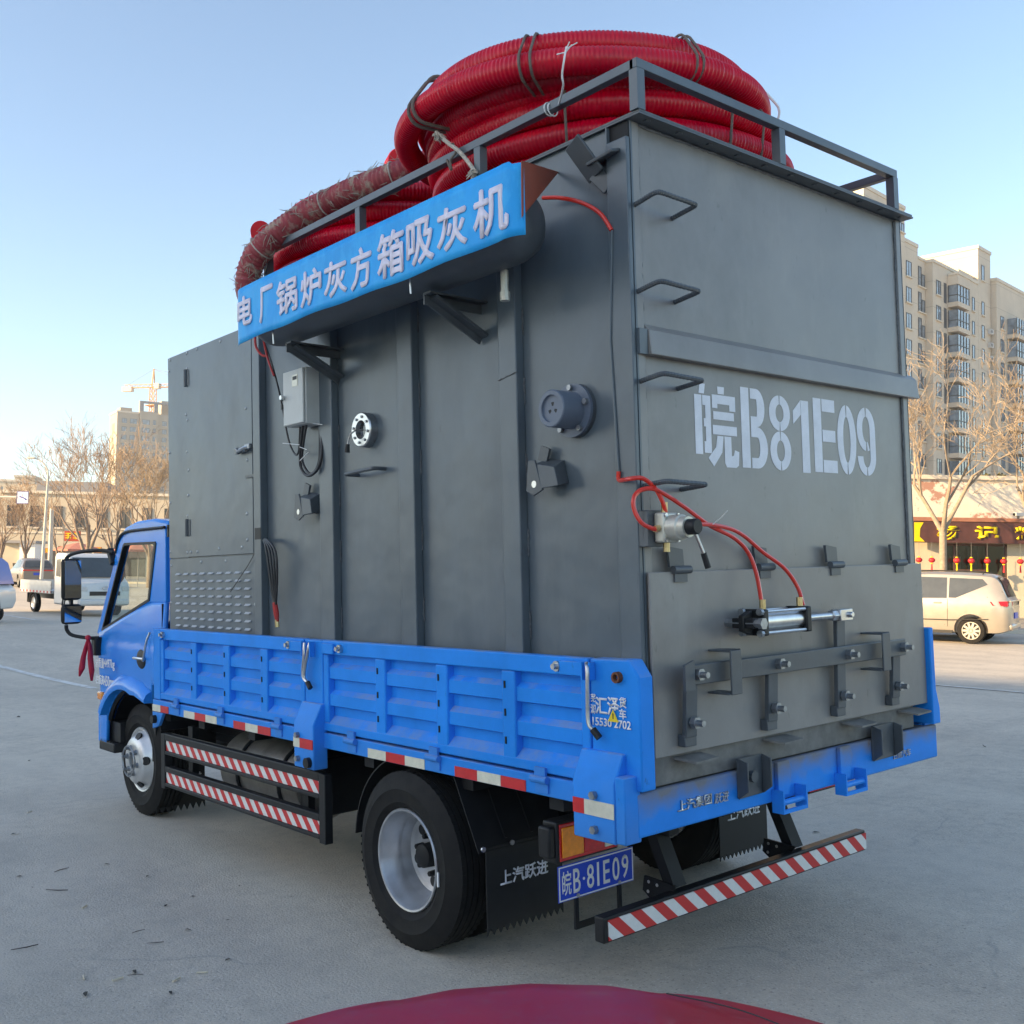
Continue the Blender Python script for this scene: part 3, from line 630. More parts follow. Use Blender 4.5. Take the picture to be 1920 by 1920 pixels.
# roof, back, front
q = MB(); prof = [(4.20, 1.985), (4.20, 2.035), (4.45, 2.065), (4.75, 2.062), (4.95, 2.03), (5.06, 1.975), (5.085, 1.93), (5.05, 1.915), (4.98, 1.97), (4.9, 1.985)]
rf = P(q.prism(prof, 'x', .012, W_-.012), 'cab_roof', M_cab, bevel=.03)
sub(MB().tube(bez([(-.008, 4.21, 1.995), (-.008, 4.7, 1.996), (-.008, 4.93, 1.985), (-.004, 5.04, 1.935), (.0, 5.10, 1.85)], 8), .011, 6), 'drip_rail', M_black, rf)
P(MB().box(.03, W_-.03, 4.20, 4.225, .95, 1.99), 'cab_back', M_cab)
P(MB().box(.004, .05, 4.175, 4.20, 1.93, 2.01), 'cab_rear_trim', M_black)
P(MB().box(.04, W_-.04, 4.23, 5.35, .86, .95), 'cab_floor', M_int)
P(MB().add([(.06, 5.49, 1.255), (W_-.06, 5.49, 1.255), (W_-.09, 5.06, 1.93), (.09, 5.06, 1.93), (.06, 5.495, 1.255), (W_-.06, 5.495, 1.255), (W_-.09, 5.065, 1.93), (.09, 5.065, 1.93)], [(0,1,2,3),(4,7,6,5),(0,4,5,1),(1,5,6,2),(2,6,7,3),(3,7,4,0)]), 'windscreen', M_cabglass)
for (xa, xb_) in ((.035, .055), (W_-.035, W_-.055)): P(MB().bar((xa, 5.475, 1.25), (xb_, 5.06, 1.94), .07, .05), 'windscreen_pillar', M_cab, bevel=.01)
P(MB().box(.13, W_-.13, 5.47, 5.535, .70, 1.25), 'front_panel', M_cab, bevel=.03)
P(MB().prism([(5.50, 1.25), (5.545, 1.18), (5.56, .90), (5.55, .78), (5.50, .74)], 'x', .06, W_-.06), 'front_grille', M_black, bevel=.02)
P(MB().prism([(5.42, .47), (5.42, .70), (5.545, .725), (5.575, .69), (5.575, .45), (5.53, .42)], 'x', .03, W_-.03), 'front_bumper', M_cab, bevel=.025)
sub(MB().box(.06, .09, 5.44, 5.53, .735, .75), 'lamp_chrome', M_steel, T)
# fender flare
fl = MB(); pts = []
for y in [4.465, 4.55, 4.65, 4.72, 4.80, 4.88, 4.96, 5.04, 5.12, 5.19, 5.25, 5.29]: pts.append((y, sillz(y+.001)))
vs = []
for (y, z) in pts:
    d = Vector((y-4.88, z-.385)).normalized()
    for (xx, k) in ((.02, .0), (-.052, .004), (-.058, .03), (-.04, .075), (-.004, .105)):
        vs.append((xx, y+d.x*k*(1 if y > 4.6 else .0), z+max(d.y, .75)*k))
fl.add(vs, [(i*5+j, i*5+j+1, (i+1)*5+j+1, (i+1)*5+j) for i in range(len(pts)-1) for j in range(4)]+[(0,1,2,3,4)])
P(fl, 'wheel_arch_flare', M_cab, smooth=40)
P(MB().tube([(.03, 4.88+.50*math.cos(R(a)), .385+.50*math.sin(R(a))) for a in range(15, 125, 8)], .02, 6), 'arch_lip', M_black)
arc_guard(.06, .50, 4.88, .385, .485, 12, 150, 'inner_wheel_arch')
# door details
df = cs
sub(MB().box(-.012, .0, 4.252, 4.258, .95, 1.49), 'door_seam', M_black, df)
hd = sub(MB().sphere((-.012, 4.60, 1.112), .018, .085, .068, 20, 10), 'door_handle_recess', M_black, df)
sub(MB().tube([(-.03, 4.70, 1.115), (-.042, 4.66, 1.118), (-.042, 4.55, 1.118), (-.03, 4.515, 1.115)], .010, 8), 'door_handle', M_steel, df)
sub(MB().box(.005, .05, 5.352, 5.452, .772, .832), 'side_indicator', M_amber, df, bevel=.01, M=Matrix.Translation((-.022, 0, 0)))
for (s_, y0, w_, z0, h_) in (('总质量', 5.445, .180, 1.012, .072), ('4497kg', 5.255, .205, 1.006, .078), ('栏板高', 5.445, .180, .892, .070), ('450mm', 5.255, .205, .888, .074)):
    text(s_, M_white, df, (-.0325 if y0 < 5.3 else -.026, y0, z0), (.0 if y0 < 5.3 else -.02, -1, 0), (0, 0, 1), w_, h_, .001, .0, fat=.0012)
# step
st = P(MB().box(-.0, .30, 5.16, 5.46, .405, .475), 'cab_step', M_black, bevel=.01)
for k in range(5): sub(MB().box(.0, .2, 5.19+k*.05, 5.21+k*.05, .4755, .482), 'step_tread', M_black, st)
P(MB().box(.04, .30, 5.14, 5.44, .48, .62), 'step_recess', M_black)
# interior
P(MB().prism([(5.02, .95), (4.99, 1.20), (5.10, 1.285), (5.40, 1.26), (5.44, .95)], 'x', .06, W_-.06), 'dashboard', M_int, bevel=.03)
for x in (.22, .80, 1.28):
    se = P(MB().box(x, x+.48, 4.42, 4.90, .95, 1.10), 'seat_cushion', M_int, bevel=.04)
    sub(MB().box(x, x+.48, 4.27, 4.40, 1.10, 1.62), 'seat_back', M_int, se, bevel=.05)
sw = MB().tube([Vector((.50, 4.90, 1.30))+Vector((.20*math.cos(a), -.13*math.sin(a), .15*math.sin(a))) for a in [2*math.pi*k/28 for k in range(28)]], .015, 8, closed=True)
sw.bar((.50, 4.90, 1.30), (.50, 5.08, 1.15), .06, .06).bar((.31, 4.90, 1.30), (.69, 4.90, 1.30), .03, .03); P(sw, 'steering_wheel', M_int)
P(MB().tube(bez([at(217, 1050, x=.10), at(231, 1066, x=.10), at(228, 1086, x=.10), at(213, 1098, x=.10)], 6), .012, 8), 'grab_handle', M_black)
# mirrors
def mirror_arm(px, x_, r=.014): return P(MB().tube(bez([at(u, v, x=xx) for (u, v), xx in zip(px, x_)], 8), r, 8), 'mirror_arm', M_black)
mirror_arm([(212, 1036), (190, 1032), (150, 1035), (127, 1044), (122, 1062)], (-.0, -.05, -.15, -.20, -.22))
mirror_arm([(124, 1172), (126, 1182), (136, 1191), (165, 1196), (185, 1196)], (-.22, -.21, -.18, -.09, -.03))
P(MB().bar(at(206, 1030, x=0), at(214, 1058, x=0), .05, .04), 'mirror_mount', M_black, bevel=.008)
P(MB().box(-.06, .02, 5.37, 5.45, 1.10, 1.235), 'mirror_mount', M_black, bevel=.012)
def mirror_head(x0, x1, z0, z1, y):
    h = P(MB().box(x0, x1, y, y+.055, z0, z1), 'mirror_head', M_black, bevel=.03)
    g_ = sub(MB().box(x0+.014, x1-.014, y-.004, y-.001, z0+.016, z1-.016), 'mirror_glass', M_mirror, h)
    for o_ in (h, g_):
        c_ = Vector(((x0+x1)/2, y, 0))
    return h
mh = mirror_head(-.300, -.152, 1.515, 1.818, 5.34); mirror_head(-.302, -.150, 1.342, 1.487, 5.34)
for o_ in [o for o in T.children if o.name.startswith('mirror_head')]:
    o_.matrix_local = Matrix.Translation((-.225, 5.36, 0)) @ Matrix.Rotation(R(6), 4, 'Z') @ Matrix.Translation((.225, -5.36, 0))
P(MB().box(-.235, -.215, 5.36, 5.385, 1.46, 1.55), 'mirror_link', M_black)
# red ribbon
rbn = thing('red_ribbon', 'red cloth ribbon tied on the lower mirror arm of the blue truck', 'ribbon', Matrix.Translation(at(165, 1196, y=5.35)))
def tail(pts, wd):
    q = MB(); vs = []
    for i, p in enumerate(pts):
        a = .25*math.sin(i*1.3); d = Vector((math.cos(a), math.sin(a), 0))*wd[i]; vs += [Vector(p)-d, Vector(p)+d]
    return q.add(vs, [(2*i, 2*i+1, 2*i+3, 2*i+2) for i in range(len(pts)-1)])
o_ = tail([(0,0,0),(-.012,.0,-.06),(-.03,.01,-.14),(-.045,.0,-.22),(-.062,.0,-.275)], [.006,.018,.020,.022,.006]).build('ribbon_tail', M_ribbon, rbn)
o_.modifiers.new('s', 'SOLIDIFY').thickness = .002
o_ = tail([(.004,-.002,0),(.012,-.01,-.07),(.017,.0,-.15),(.022,-.01,-.24),(.025,.0,-.315)], [.006,.018,.022,.020,.008]).build('ribbon_tail', M_ribbon, rbn)
o_.modifiers.new('s', 'SOLIDIFY').thickness = .002
MB().sphere((0, 0, .002), .022, .022, .02, 10, 6).build('ribbon_knot', M_ribbon, rbn)
# ------------------------------------------------------------------ the steel box of the machine
B = thing('ash_suction_box', 'tall grey welded steel box of an ash suction machine on the truck bed', 'machine')
def Q(mb, name, mt=M_grey, parent=None, **k): return mb.build(name, mt, parent or B, **k)
# tank shell: side sheet, rear sheets, roof
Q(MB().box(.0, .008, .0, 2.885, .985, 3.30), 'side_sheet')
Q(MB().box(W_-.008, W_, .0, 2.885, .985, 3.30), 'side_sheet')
Q(MB().box(.008, W_-.008, 2.877, 2.885, .985, 3.30), 'front_sheet')
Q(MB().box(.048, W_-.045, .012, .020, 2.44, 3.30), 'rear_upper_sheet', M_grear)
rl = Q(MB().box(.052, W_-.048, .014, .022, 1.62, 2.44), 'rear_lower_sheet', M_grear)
Q(MB().box(-.0156, W_+.0156, -.0605, 2.90, 3.299, 3.306).box(-.012, W_+.012, -.057, 2.89, 3.309, 3.317), 'roof_flange', M_gdark)
fu = MB().cyl((0, -.052, 3.294), (0, -.052, 3.299), .014, n=6).mesh('flange_bolt')
for k in range(11): obj('flange_bolt', fu, M_gdark, B, M=Matrix.Translation((.06+k*.18, .022, .0)))
# corner columns (channel section) and welds
Q(MB().box(-.022, -.001, .002, .104, .985, 3.235), 'corner_column', M_grey, bevel=.004)
Q(MB().box(-.0205, .0, .100, .105, .985, 3.296), 'column_edge', M_grey)
Q(MB().box(.0005, .047, .002, .020, .985, 3.298), 'rear_corner_strip', M_grear, bevel=.003)
Q(MB().box(W_-.044, W_, .0, .020, .985, 3.298), 'rear_corner_strip', M_grear, bevel=.003)
Q(MB().box(-.004, -.001, .006, .10, 3.236, 3.297), 'column_gap', M_chass)
def weld(p0, p1, n, r=.005, par=B):
    p0 = Vector(p0); p1 = Vector(p1); pts = [p0.lerp(p1, i/n)+Vector((random.uniform(-1, 1), random.uniform(-1, 1), random.uniform(-1, 1)))*.0016 for i in range(n+1)]
    return MB().tube(pts, [r*random.uniform(.6, 1.3) for _ in pts], 5).build('weld_bead', M_weld, par)
weld((.048, .010, 3.29), (.048, .010, 1.66), 90); weld((W_-.0445, .010, 3.29), (W_-.0465, .010, 1.66), 90, .006)
weld((.05, .010, 3.294), (W_-.05, .010, 3.294), 90)
# rear band (waist rail)
Q(MB().prism([(.0115, 2.436), (-.026, 2.434), (-.026, 2.442), (-.016, 2.525), (.0115, 2.552)], 'x', .050, W_+.062), 'waist_rail', M_grear, bevel=.003)
Q(MB().box(.003, .046, -.012, .0, 2.435, 2.528), 'waist_patch', M_grey)
# flap door at the bottom
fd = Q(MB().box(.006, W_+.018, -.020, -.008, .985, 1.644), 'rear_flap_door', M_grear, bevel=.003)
Q(MB().box(.02, W_-.02, -.006, .01, 1.60, 1.64), 'flap_lip', M_grear)
hg = MB()
hg.prism([(-.045, .012), (.035, .012), (.03, .075), (-.045, .085)], 'y', -.018, -.012).prism([(-.03, -.012), (.04, -.012), (.04, -.045), (-.03, -.045)], 'y', -.028, -.021).cyl((-.04, -.028, 0), (.055, -.028, 0), .015, n=12).bar((-.04, -.014, .012), (-.05, -.014, .085), .012, .012)
hgm = hg.mesh('flap_hinge')
for x in (.165, .68, 1.185, 1.715): obj('flap_hinge', hgm, M_gdark, B, M=Matrix.Translation((x, .0, 1.650)))
# ladder rungs of bent rebar
for z in (2.985, 2.664, 2.335, 1.955):
    pts = [(.015, .0, z), (.004, -.06, z+.004), (-.006, -.115, z+.006), (.012, -.13, z+.006), (.09, -.131, z+.004), (.185, -.13, z+.002), (.206, -.117, z), (.218, -.05, z-.004), (.232, .012, z-.006)]
    pb_ = bez(pts, 14); Q(MB().tube(pb_, [.0085+(.0016 if i % 3 == 0 else 0) for i in range(len(pb_))], 8), 'ladder_rung', M_gdark)
# stencilled number, drawn as sprayed strokes with stencil bridges
def sten(ch, x0, x1, z0, z1):
    q = MB(); W2, H2 = x1-x0, z1-z0
    def pg(pl): q.prism([(x0+a*W2, z0+b*H2) for a, b in pl], 'y', .0125, .0135)
    def rc(a, b, c_, d): pg([(a, b), (c_, b), (c_, d), (a, d)])
    def arc(cx, cz, rx, rz, tx, tz, a0, a1, n=14):
        for k in range(n):
            A, B_ = R(a0+(a1-a0)*k/n), R(a0+(a1-a0)*(k+1)/n)
            pg([(cx+rx*math.cos(A), cz+rz*math.sin(A)), (cx+rx*math.cos(B_), cz+rz*math.sin(B_)), (cx+(rx-tx)*math.cos(B_), cz+(rz-tz)*math.sin(B_)), (cx+(rx-tx)*math.cos(A), cz+(rz-tz)*math.sin(A))])
    if ch == '0': arc(.5, .5, .5, .5, .31, .17, -86, 86); arc(.5, .5, .5, .5, .31, .17, 94, 266)
    if ch == '8':
        for (cz, rz) in ((.762, .238), (.26, .26)): arc(.5, cz, .5, rz, .31, .12, -87, 87); arc(.5, cz, .5, rz, .31, .12, 93, 267)
    if ch == '9':
        arc(.5, .68, .5, .32, .30, .13, 94, 266); arc(.5, .68, .5, .32, .30, .13, 0, 86); arc(.5, .68, .5, .32, .30, .13, -84, -70, 3)
        rc(.70, .28, 1.0, .68); arc(.5, .28, .5, .28, .30, .12, -86, 0); arc(.5, .28, .5, .28, .30, .12, 180, 266); 
    if ch == 'B':
        rc(0, 0, .31, 1)
        for (z_, h_, rr) in ((.52, .48, .92), (0, .52, 1.0)):
            arc(.60, z_+h_/2, rr-.60, h_/2, .30, .13, -90, 90); rc(.37, z_+h_-.13, .60, z_+h_); rc(.37, z_, .60, z_+.13)
    if ch == 'E':
        rc(0, 0, .34, 1); rc(.38, .83, .95, 1); rc(.38, .42, .95, .58); rc(.38, 0, 1, .17)
    if ch == '1': rc(.52, 0, 1, 1); pg([(.50, 1), (.0, .84), (.0, .66), (.50, .80)])
    if ch == '皖':
        pg([(.10, .88), (.22, .88), (.25, 1), (.13, 1)]); rc(.0, .14, .16, .86); pg([(.18, .86), (.36, .86), (.36, .16), (.20, .16), (.20, .30), (.24, .30), (.24, .48), (.20, .48), (.20, .58), (.24, .58), (.24, .74), (.18, .74)])
        pg([(.54, .90), (.68, .90), (.69, .99), (.53, .99)]); pg([(.40, .72), (.40, .885), (.94, .885), (.94, .70), (.80, .70), (.80, .775), (.52, .775), (.52, .72)]); rc(.42, .58, .90, .68); rc(.40, .395, .96, .51)
        pg([(.50, .38), (.64, .38), (.60, .18), (.40, .0), (.28, .10), (.46, .24)]); pg([(.66, .38), (.82, .38), (.82, .14), (.87, .15), (.90, .22), (1, .20), (.98, .03), (.92, 0), (.70, 0), (.66, .05)])
    return q.build('lettering', M_sten, rl, smooth=0)
yy = .0135
for (ch, u0, u1, vt, vb) in (('皖', 1303, 1384, 723, 875), ('B', 1390, 1438, 729, 878), ('8', 1443, 1482, 742, 882), ('1', 1488, 1517, 751, 886), ('E', 1526, 1568, 749, 886), ('0', 1570, 1605, 760, 890), ('9', 1607, 1641, 765, 892)):
    um = (u0+u1)/2; a = at(u0, (vt+vb)/2, y=yy); b = at(u1, (vt+vb)/2, y=yy); sten(ch, a.x, b.x, at(um, vb, y=yy).z, at(um, vt, y=yy).z)
# base beams
bs = Q(MB().box(.03, 1.845, .006, .08, .879, .984), 'base_beam', M_gdust, bevel=.004)
Q(MB().box(.03, 1.845, .0805, 2.86, .879, .984), 'base_skid', M_gdark)
for x in (.15, .69, 1.25, 1.72): sub(MB().add([(x-.03, -.005, .975), (x+.12, -.005, .975), (x+.14, -.075, .962), (x+.0, -.085, .962), (x-.03, -.005, .967), (x+.12, -.005, .967), (x+.14, -.075, .954), (x+.0, -.085, .954)], [(0,3,2,1),(4,5,6,7),(0,1,5,4),(1,2,6,5),(2,3,7,6),(3,0,4,7)]), 'catch_tongue', M_gdust, bs)
# locking linkage of the flap
seen = set(bpy.data.objects)
lk = Q(MB().box(.255, 1.83, -.085, -.073, 1.215, 1.292), 'locking_bar', M_gdark, bevel=.004)
nut = MB().cyl((0, 0, 0), (0, -.022, 0), .024, n=6).cyl((0, -.022, 0), (0, -.05, 0), .012, n=10).mesh('bolt')
for x in (.30, .815, 1.335, 1.80): obj('pivot_bolt', nut, M_bolt, B, M=Matrix.Translation((x, -.085, 1.255)))
for (x, tp) in ((.285, 1.25), (.80, 1.26), (1.31, 1.43), (1.77, 1.25)):
    lv = Q(MB().add([(x-.03, -.072, tp), (x+.035, -.072, tp), (x+.035, -.052, tp), (x-.03, -.052, tp), (x-.03, -.060, 1.02), (x+.035, -.060, 1.02), (x+.035, -.040, 1.02), (x-.03, -.040, 1.02)], [(0,1,2,3),(4,7,6,5),(0,4,5,1),(1,5,6,2),(2,6,7,3),(3,7,4,0)]).box(x-.032, x+.037, -.056, -.022, .985, 1.03), 'locking_lever', M_gdark, bevel=.003)
    obj('pivot_bolt', nut, M_bolt, B, M=Matrix.Translation((x+.005, -.066, 1.075)))
for x in (.45, 1.55):
    q = MB().box(x, x+.065, -.128, -.120, 1.165, 1.335).box(x, x+.065, -.120, -.021, 1.327, 1.335).box(x-.01, x+.065, -.120, -.021, 1.165, 1.173); Q(q, 'bar_guide', M_gdark, bevel=.003)
Q(MB().prism([(.215, 1.20), (.27, 1.20), (.27, 1.31), (.215, 1.295)], 'y', -.099, -.087), 'bar_end_plate', M_gdark)
# air cylinder
cy, cz = -.105, 1.432
ac = Q(MB().box(.625, .66, cy-.052, cy+.052, cz-.052, cz+.052), 'air_cylinder_head', M_black, bevel=.006); sub(MB().box(.92, .955, cy-.052, cy+.052, cz-.052, cz+.052), 'air_cylinder_head', M_black, ac, bevel=.006)
sub(MB().cyl((.66, cy, cz), (.92, cy, cz), .042, n=28), 'cylinder_barrel', M_steel, ac)
for dy in (-.042, .042):
    for dz in (-.042, .042): sub(MB().cyl((.66, cy+dy, cz+dz), (.92, cy+dy, cz+dz), .007, n=8), 'tie_rod', M_steel, ac); sub(MB().cyl((.625, cy+dy, cz+dz), (.608, cy+dy, cz+dz), .014, n=8), 'tie_rod_nut', M_bolt, ac)
sub(MB().box(.56, .605, cy-.05, cy+.05, cz-.02, cz+.02).prism([(.55, cz-.03), (.607, cz-.05), (.607, cz+.05), (.55, cz+.03)], 'y', cy-.012, cy+.012), 'rear_clevis', M_black, ac, bevel=.004)
sub(MB().cyl((.575, cy-.075, cz), (.575, cy+.09, cz), .016, n=8).cyl((.575, cy-.088, cz), (.575, cy-.07, cz), .024, n=6), 'clevis_pin', M_bolt, ac)
sub(MB().cyl((.955, cy, cz), (1.20, cy, cz), .015, n=14), 'piston_rod', M_steel, ac)
sub(MB().cyl((1.175, cy, cz), (1.215, cy, cz), .024, n=6).box(1.215, 1.31, cy-.025, cy+.025, cz-.025, cz+.025).cyl((1.285, cy-.04, cz), (1.285, cy+.04, cz), .013, n=10), 'rod_fork', M_steel, ac, bevel=.003)
for x in (.700, .955): sub(MB().cyl((x-.005, cy, cz+.05), (x-.005, cy, cz+.088), .013, n=8), 'air_fitting', M_brass, ac)
def shift(fx, ox, fz, oz):
    global seen
    bpy.context.view_layer.update()
    A = Matrix.Diagonal((fx, 1, fz, 1)); A.translation = (ox, 0, oz)
    for o_ in set(bpy.data.objects)-seen:
        if o_.parent == B: o_.matrix_local = A @ o_.matrix_local
    seen = set(bpy.data.objects)
shift(.959, -.116, .959, .069)
# hand valve
vx, vz = .040, 1.80
hb_ = Q(MB().box(-.022, .07, -.045, -.0215, vz-.065, vz+.065).box(-.022, -.016, -.0215, .0, vz-.065, vz+.065), 'valve_bracket', M_gdark, bevel=.004)
hv = Q(MB().box(vx-.035, vx+.050, -.095, -.048, vz-.052, vz+.055), 'hand_valve', M_alu, bevel=.008)
sub(MB().lathe([(.001,0),(.046,0),(.046,.045),(.040,.05),(.037,.075),(.001,.075)], (vx+.012, -.095, vz), (0, -1, 0), 24), 'valve_body', M_alu, hv)
sub(MB().lathe([(.001,0),(.028,0),(.028,.035),(.024,.04),(.001,.04)], (vx+.012, -.17, vz), (0, -1, 0), 20), 'valve_knob', M_black, hv)
sub(MB().cyl((vx+.02, -.19, vz-.022), (vx+.05, -.20, vz-.095), .006, n=8), 'lever_rod', M_steel, hv); sub(MB().cyl((vx+.049, -.20, vz-.093), (vx+.065, -.205, vz-.145), .011, n=10), 'lever_grip', M_black, hv)
for (p0, p1) in (((vx+.0, -.07, vz+.055), (vx+.0, -.07, vz+.092)), ((vx-.035, -.07, vz), (vx-.06, -.075, vz-.004)), ((vx+.005, -.07, vz-.052), (vx+.005, -.07, vz-.085)), ((vx+.05, -.07, vz), (vx+.075, -.075, vz))): sub(MB().cyl(p0, p1, .012, n=8), 'brass_fitting', M_brass, hv)
b8 = MB().cyl((0, 0, 0), (0, -.006, 0), .008, n=6).mesh('screw')
for dx in (-.025, .04):
    for dz in (-.042, .045): obj('valve_screw', b8, M_steel, hv, M=Matrix.Translation((vx+dx, -.095, vz+dz)))
# red air lines
def line(pix, name='air_line', r=.0082, par=B, m_=M_air):
    return MB().tube(bez([at(u, v, **({ax: val})) for (u, v, ax, val) in pix], 10), r, 8).build(name, m_, par)
yv = -.075
line([(1160, 884, 'x', -.03), (1161, 900, 'x', -.032), (1180, 898, 'y', -.02), (1205, 897, 'y', -.04), (1228, 915, 'y', -.06), (1242, 940, 'y', yv), (1248, 960, 'y', yv), (1249, 968, 'y', yv)])
line([(1232, 994, 'y', yv), (1205, 982, 'y', -.07), (1190, 958, 'y', -.055), (1188, 935, 'y', -.05), (1200, 920, 'y', -.05), (1222, 916, 'y', -.07), (1245, 926, 'y', -.075), (1285, 952, 'y', -.07), (1330, 985, 'y', -.06), (1375, 1008, 'y', -.055), (1402, 1035, 'y', -.06), (1418, 1075, 'y', -.08), (1429, 1135, 'y', cy)])
line([(1282, 987, 'y', -.09), (1320, 983, 'y', -.08), (1365, 990, 'y', -.06), (1395, 1005, 'y', -.05), (1430, 1035, 'y', -.05), (1470, 1065, 'y', -.06), (1495, 1100, 'y', -.08), (1506, 1135, 'y', cy)])
MB().tube([at(1332, 986, y=-.075), at(1348, 974, y=-.10), at(1364, 958, y=-.14)], .0018, 5).build('zip_tie', M_zip, B)
# side: stiffener columns
def column(y0, y1, d=.044, z0=.985, z1=3.295):
    o_ = Q(MB().box(-d, .0, y0, y1, z0, z1), 'stiffener_column', M_grey, bevel=.005)
    z = z0+.12
    while z < z1-.2:
        weld((-.004, y0-.003, z), (-.004, y0-.003, z+.11), 8, .004, o_); z += random.uniform(.28, .36)
    return o_
column(2.035, 2.165); column(1.335, 1.455); c4 = column(.615, .725)
weld((-.046, .612, 2.46), (-.046, .728, 2.44), 10, .003, c4)
Q(MB().box(-.044, 0, 2.80, 2.884, .985, 3.10), 'stiffener_column', M_grey, bevel=.004)
# sight glass
sg = Q(MB().lathe([(.040,0),(.085,0),(.085,.04),(.080,.046),(.046,.046),(.042,.03),(.040,0)], (0, 1.765, 2.358), (-1, 0, 0), 36), 'sight_glass', M_steel)
sub(MB().cyl((-.02, 1.765, 2.358), (-.024, 1.765, 2.358), .045, n=28), 'glass_disc', M_glassd, sg)
for k in range(8):
    a = k*math.pi/4+.2; sub(MB().cyl((-.046, 1.765+.063*math.cos(a), 2.358+.063*math.sin(a)), (-.052, 1.765+.063*math.cos(a), 2.358+.063*math.sin(a)), .007, n=6), 'flange_screw', M_bolt, sg)
sub(MB().tube([(-.03, 1.765, 2.358), (-.075, 1.77, 2.352), (-.08, 1.80, 2.34), (-.085, 1.812, 2.31), (-.088, 1.816, 2.285)], .005, 6), 'wiper_handle', M_steel, sg); sub(MB().cyl((-.088, 1.816, 2.29), (-.089, 1.82, 2.25), .010, .013, n=8), 'wiper_grip', M_black, sg)
# grab rail
Q(MB().tube(bez([(.0, 1.625, 2.158), (-.055, 1.63, 2.158), (-.07, 1.66, 2.156), (-.07, 1.84, 2.150), (-.062, 1.865, 2.148), (.0, 1.86, 2.146)], 6), .0095, 8), 'grab_rail', M_gdark)
# suction port
sp_ = Q(MB().lathe([(.001,0),(.103,0),(.103,.016),(.0,.016)], (0, .315, 2.265), (-1, 0, 0), 40), 'suction_port_flange', M_gdark)
sub(MB().lathe([(.103,.0),(.103,.014),(.071,.014),(.071,.118),(.067,.122),(.052,.122),(.050,.112),(.0,.110)], (-.0185, .315, 2.265), (-1, 0, 0), 40), 'suction_port', mat('blue_grey_port', (.12,.15,.20), .45, var=.1), sp_)
for a in (90, 210, 330):
    d = Vector((0, math.cos(R(a)), math.sin(R(a)))); e = Vector((0, -d.z, d.y)); c_ = Vector((-.1295, .315, 2.265))
    sub(MB().add([c_+d*.010-e*.004, c_+d*.042-e*.014, c_+d*.042+e*.014, c_+d*.010+e*.004], [(0,1,2,3)]), 'port_slot', M_black, sp_)
for k in range(5):
    a = R(20+72*k); sub(MB().cyl((-.034, .315+.087*math.cos(a), 2.265+.087*math.sin(a)), (-.048, .315+.087*math.cos(a), 2.265+.087*math.sin(a)), .012, n=6), 'flange_bolt', M_bolt, sp_)
# lashing lugs
def lug(y, z, s=1.0):
    q = MB().prism([(y+.085*s, z-.055*s), (y+.04*s, z-.075*s), (y-.01*s, z-.055*s), (y+.03*s, z+.065*s), (y+.07*s, z+.065*s)], 'x', -.075*s, -.065*s)
    l_ = Q(q, 'lashing_lug', M_gdark, bevel=.003)
    sub(MB().add([(-.07*s, y+.035*s, z+.05*s), (-.07*s, y-.075*s, z+.03*s), (-.001, y-.06*s, z+.06*s), (-.001, y+.03*s, z+.075*s), (-.075*s, y+.0*s, z-.05*s), (-.075*s, y-.10*s, z-.045*s), (-.001, y-.085*s, z-.03*s), (-.001, y+.0, z-.04*s)], [(0,3,2,1),(4,5,6,7),(0,1,5,4),(1,2,6,5),(2,3,7,6),(3,0,4,7)]), 'lug_web', M_gdark, l_, bevel=.003)
    sub(MB().cyl((-.0755*s, y+.035*s, z-.03*s), (-.077*s, y+.035*s, z-.03*s), .014*s, n=12), 'lug_eye', M_steel, l_)
    sub(MB().bar((-.03, y+.03*s, z+.06*s), (-.03, y+.01*s, z+.115*s), .012, .05), 'lug_rib', M_gdark, l_)
lug(2.29, 2.02); lug(.455, 2.025)
# upper corner lug
Q(MB().hexa([at(1180, 262, x=-.10), at(1072, 268, x=-.13), at(1068, 262, x=-.13), at(1172, 256, x=-.11), at(1180, 300, x=-.02), at(1140, 300, x=-.02), at(1138, 292, x=-.02), at(1172, 290, x=-.02)]) if False else MB().bar(at(1072, 266, x=-.10), at(1118, 330, x=-.03), .012, .10, up=(0, 1, .2)).bar(at(1112, 308, x=-.03), at(1160, 280, x=-.03), .085, .012, up=(-.3, 0, 1)).bar(at(1115, 325, x=-.03), at(1143, 352, x=-.01), .012, .06), 'corner_lug', M_gdark, bevel=.003)
# the enclosure at the front: sheets, door, louvres
Q(MB().box(.002, W_-.002, 2.8845, 4.138, .985, 3.112), 'front_enclosure', M_grey, bevel=.006)
Q(MB().box(-.006, .0015, 3.842, 4.138, 1.787, 3.105), 'hinge_panel', M_grey, bevel=.002)
dr = Q(MB().box(-.010, .0015, 2.957, 3.838, 1.790, 3.105), 'enclosure_door', M_grey, bevel=.002)
lp = Q(MB().box(-.005, .0015, 2.935, 4.138, .99, 1.782), 'louvre_panel', M_grey, bevel=.002)
riv = MB().sphere((0, 0, 0), .006, .010, .010, 8, 5).mesh('rivet')
for (y, z) in [(4.10,3.09),(3.83,3.09),(3.68,3.09),(3.35,3.08),(4.12,3.02),(3.86,2.98),(3.83,2.99),(3.86,2.70),(3.83,2.66),(4.12,2.48),(3.85,2.46),(3.03,2.63),(3.02,2.33),(3.82,2.34),(3.83,2.18),(3.85,2.05),(3.03,2.02),(3.03,1.87),(3.10,1.83),(3.40,1.83),(3.70,1.82),(3.80,1.82),(3.86,1.82),(4.12,1.83),(4.12,2.15)]:
    obj('rivet', riv, M_bolt, dr if y < 3.84 else B, M=Matrix.Translation((-.010 if y < 3.84 else -.006, y, z)))
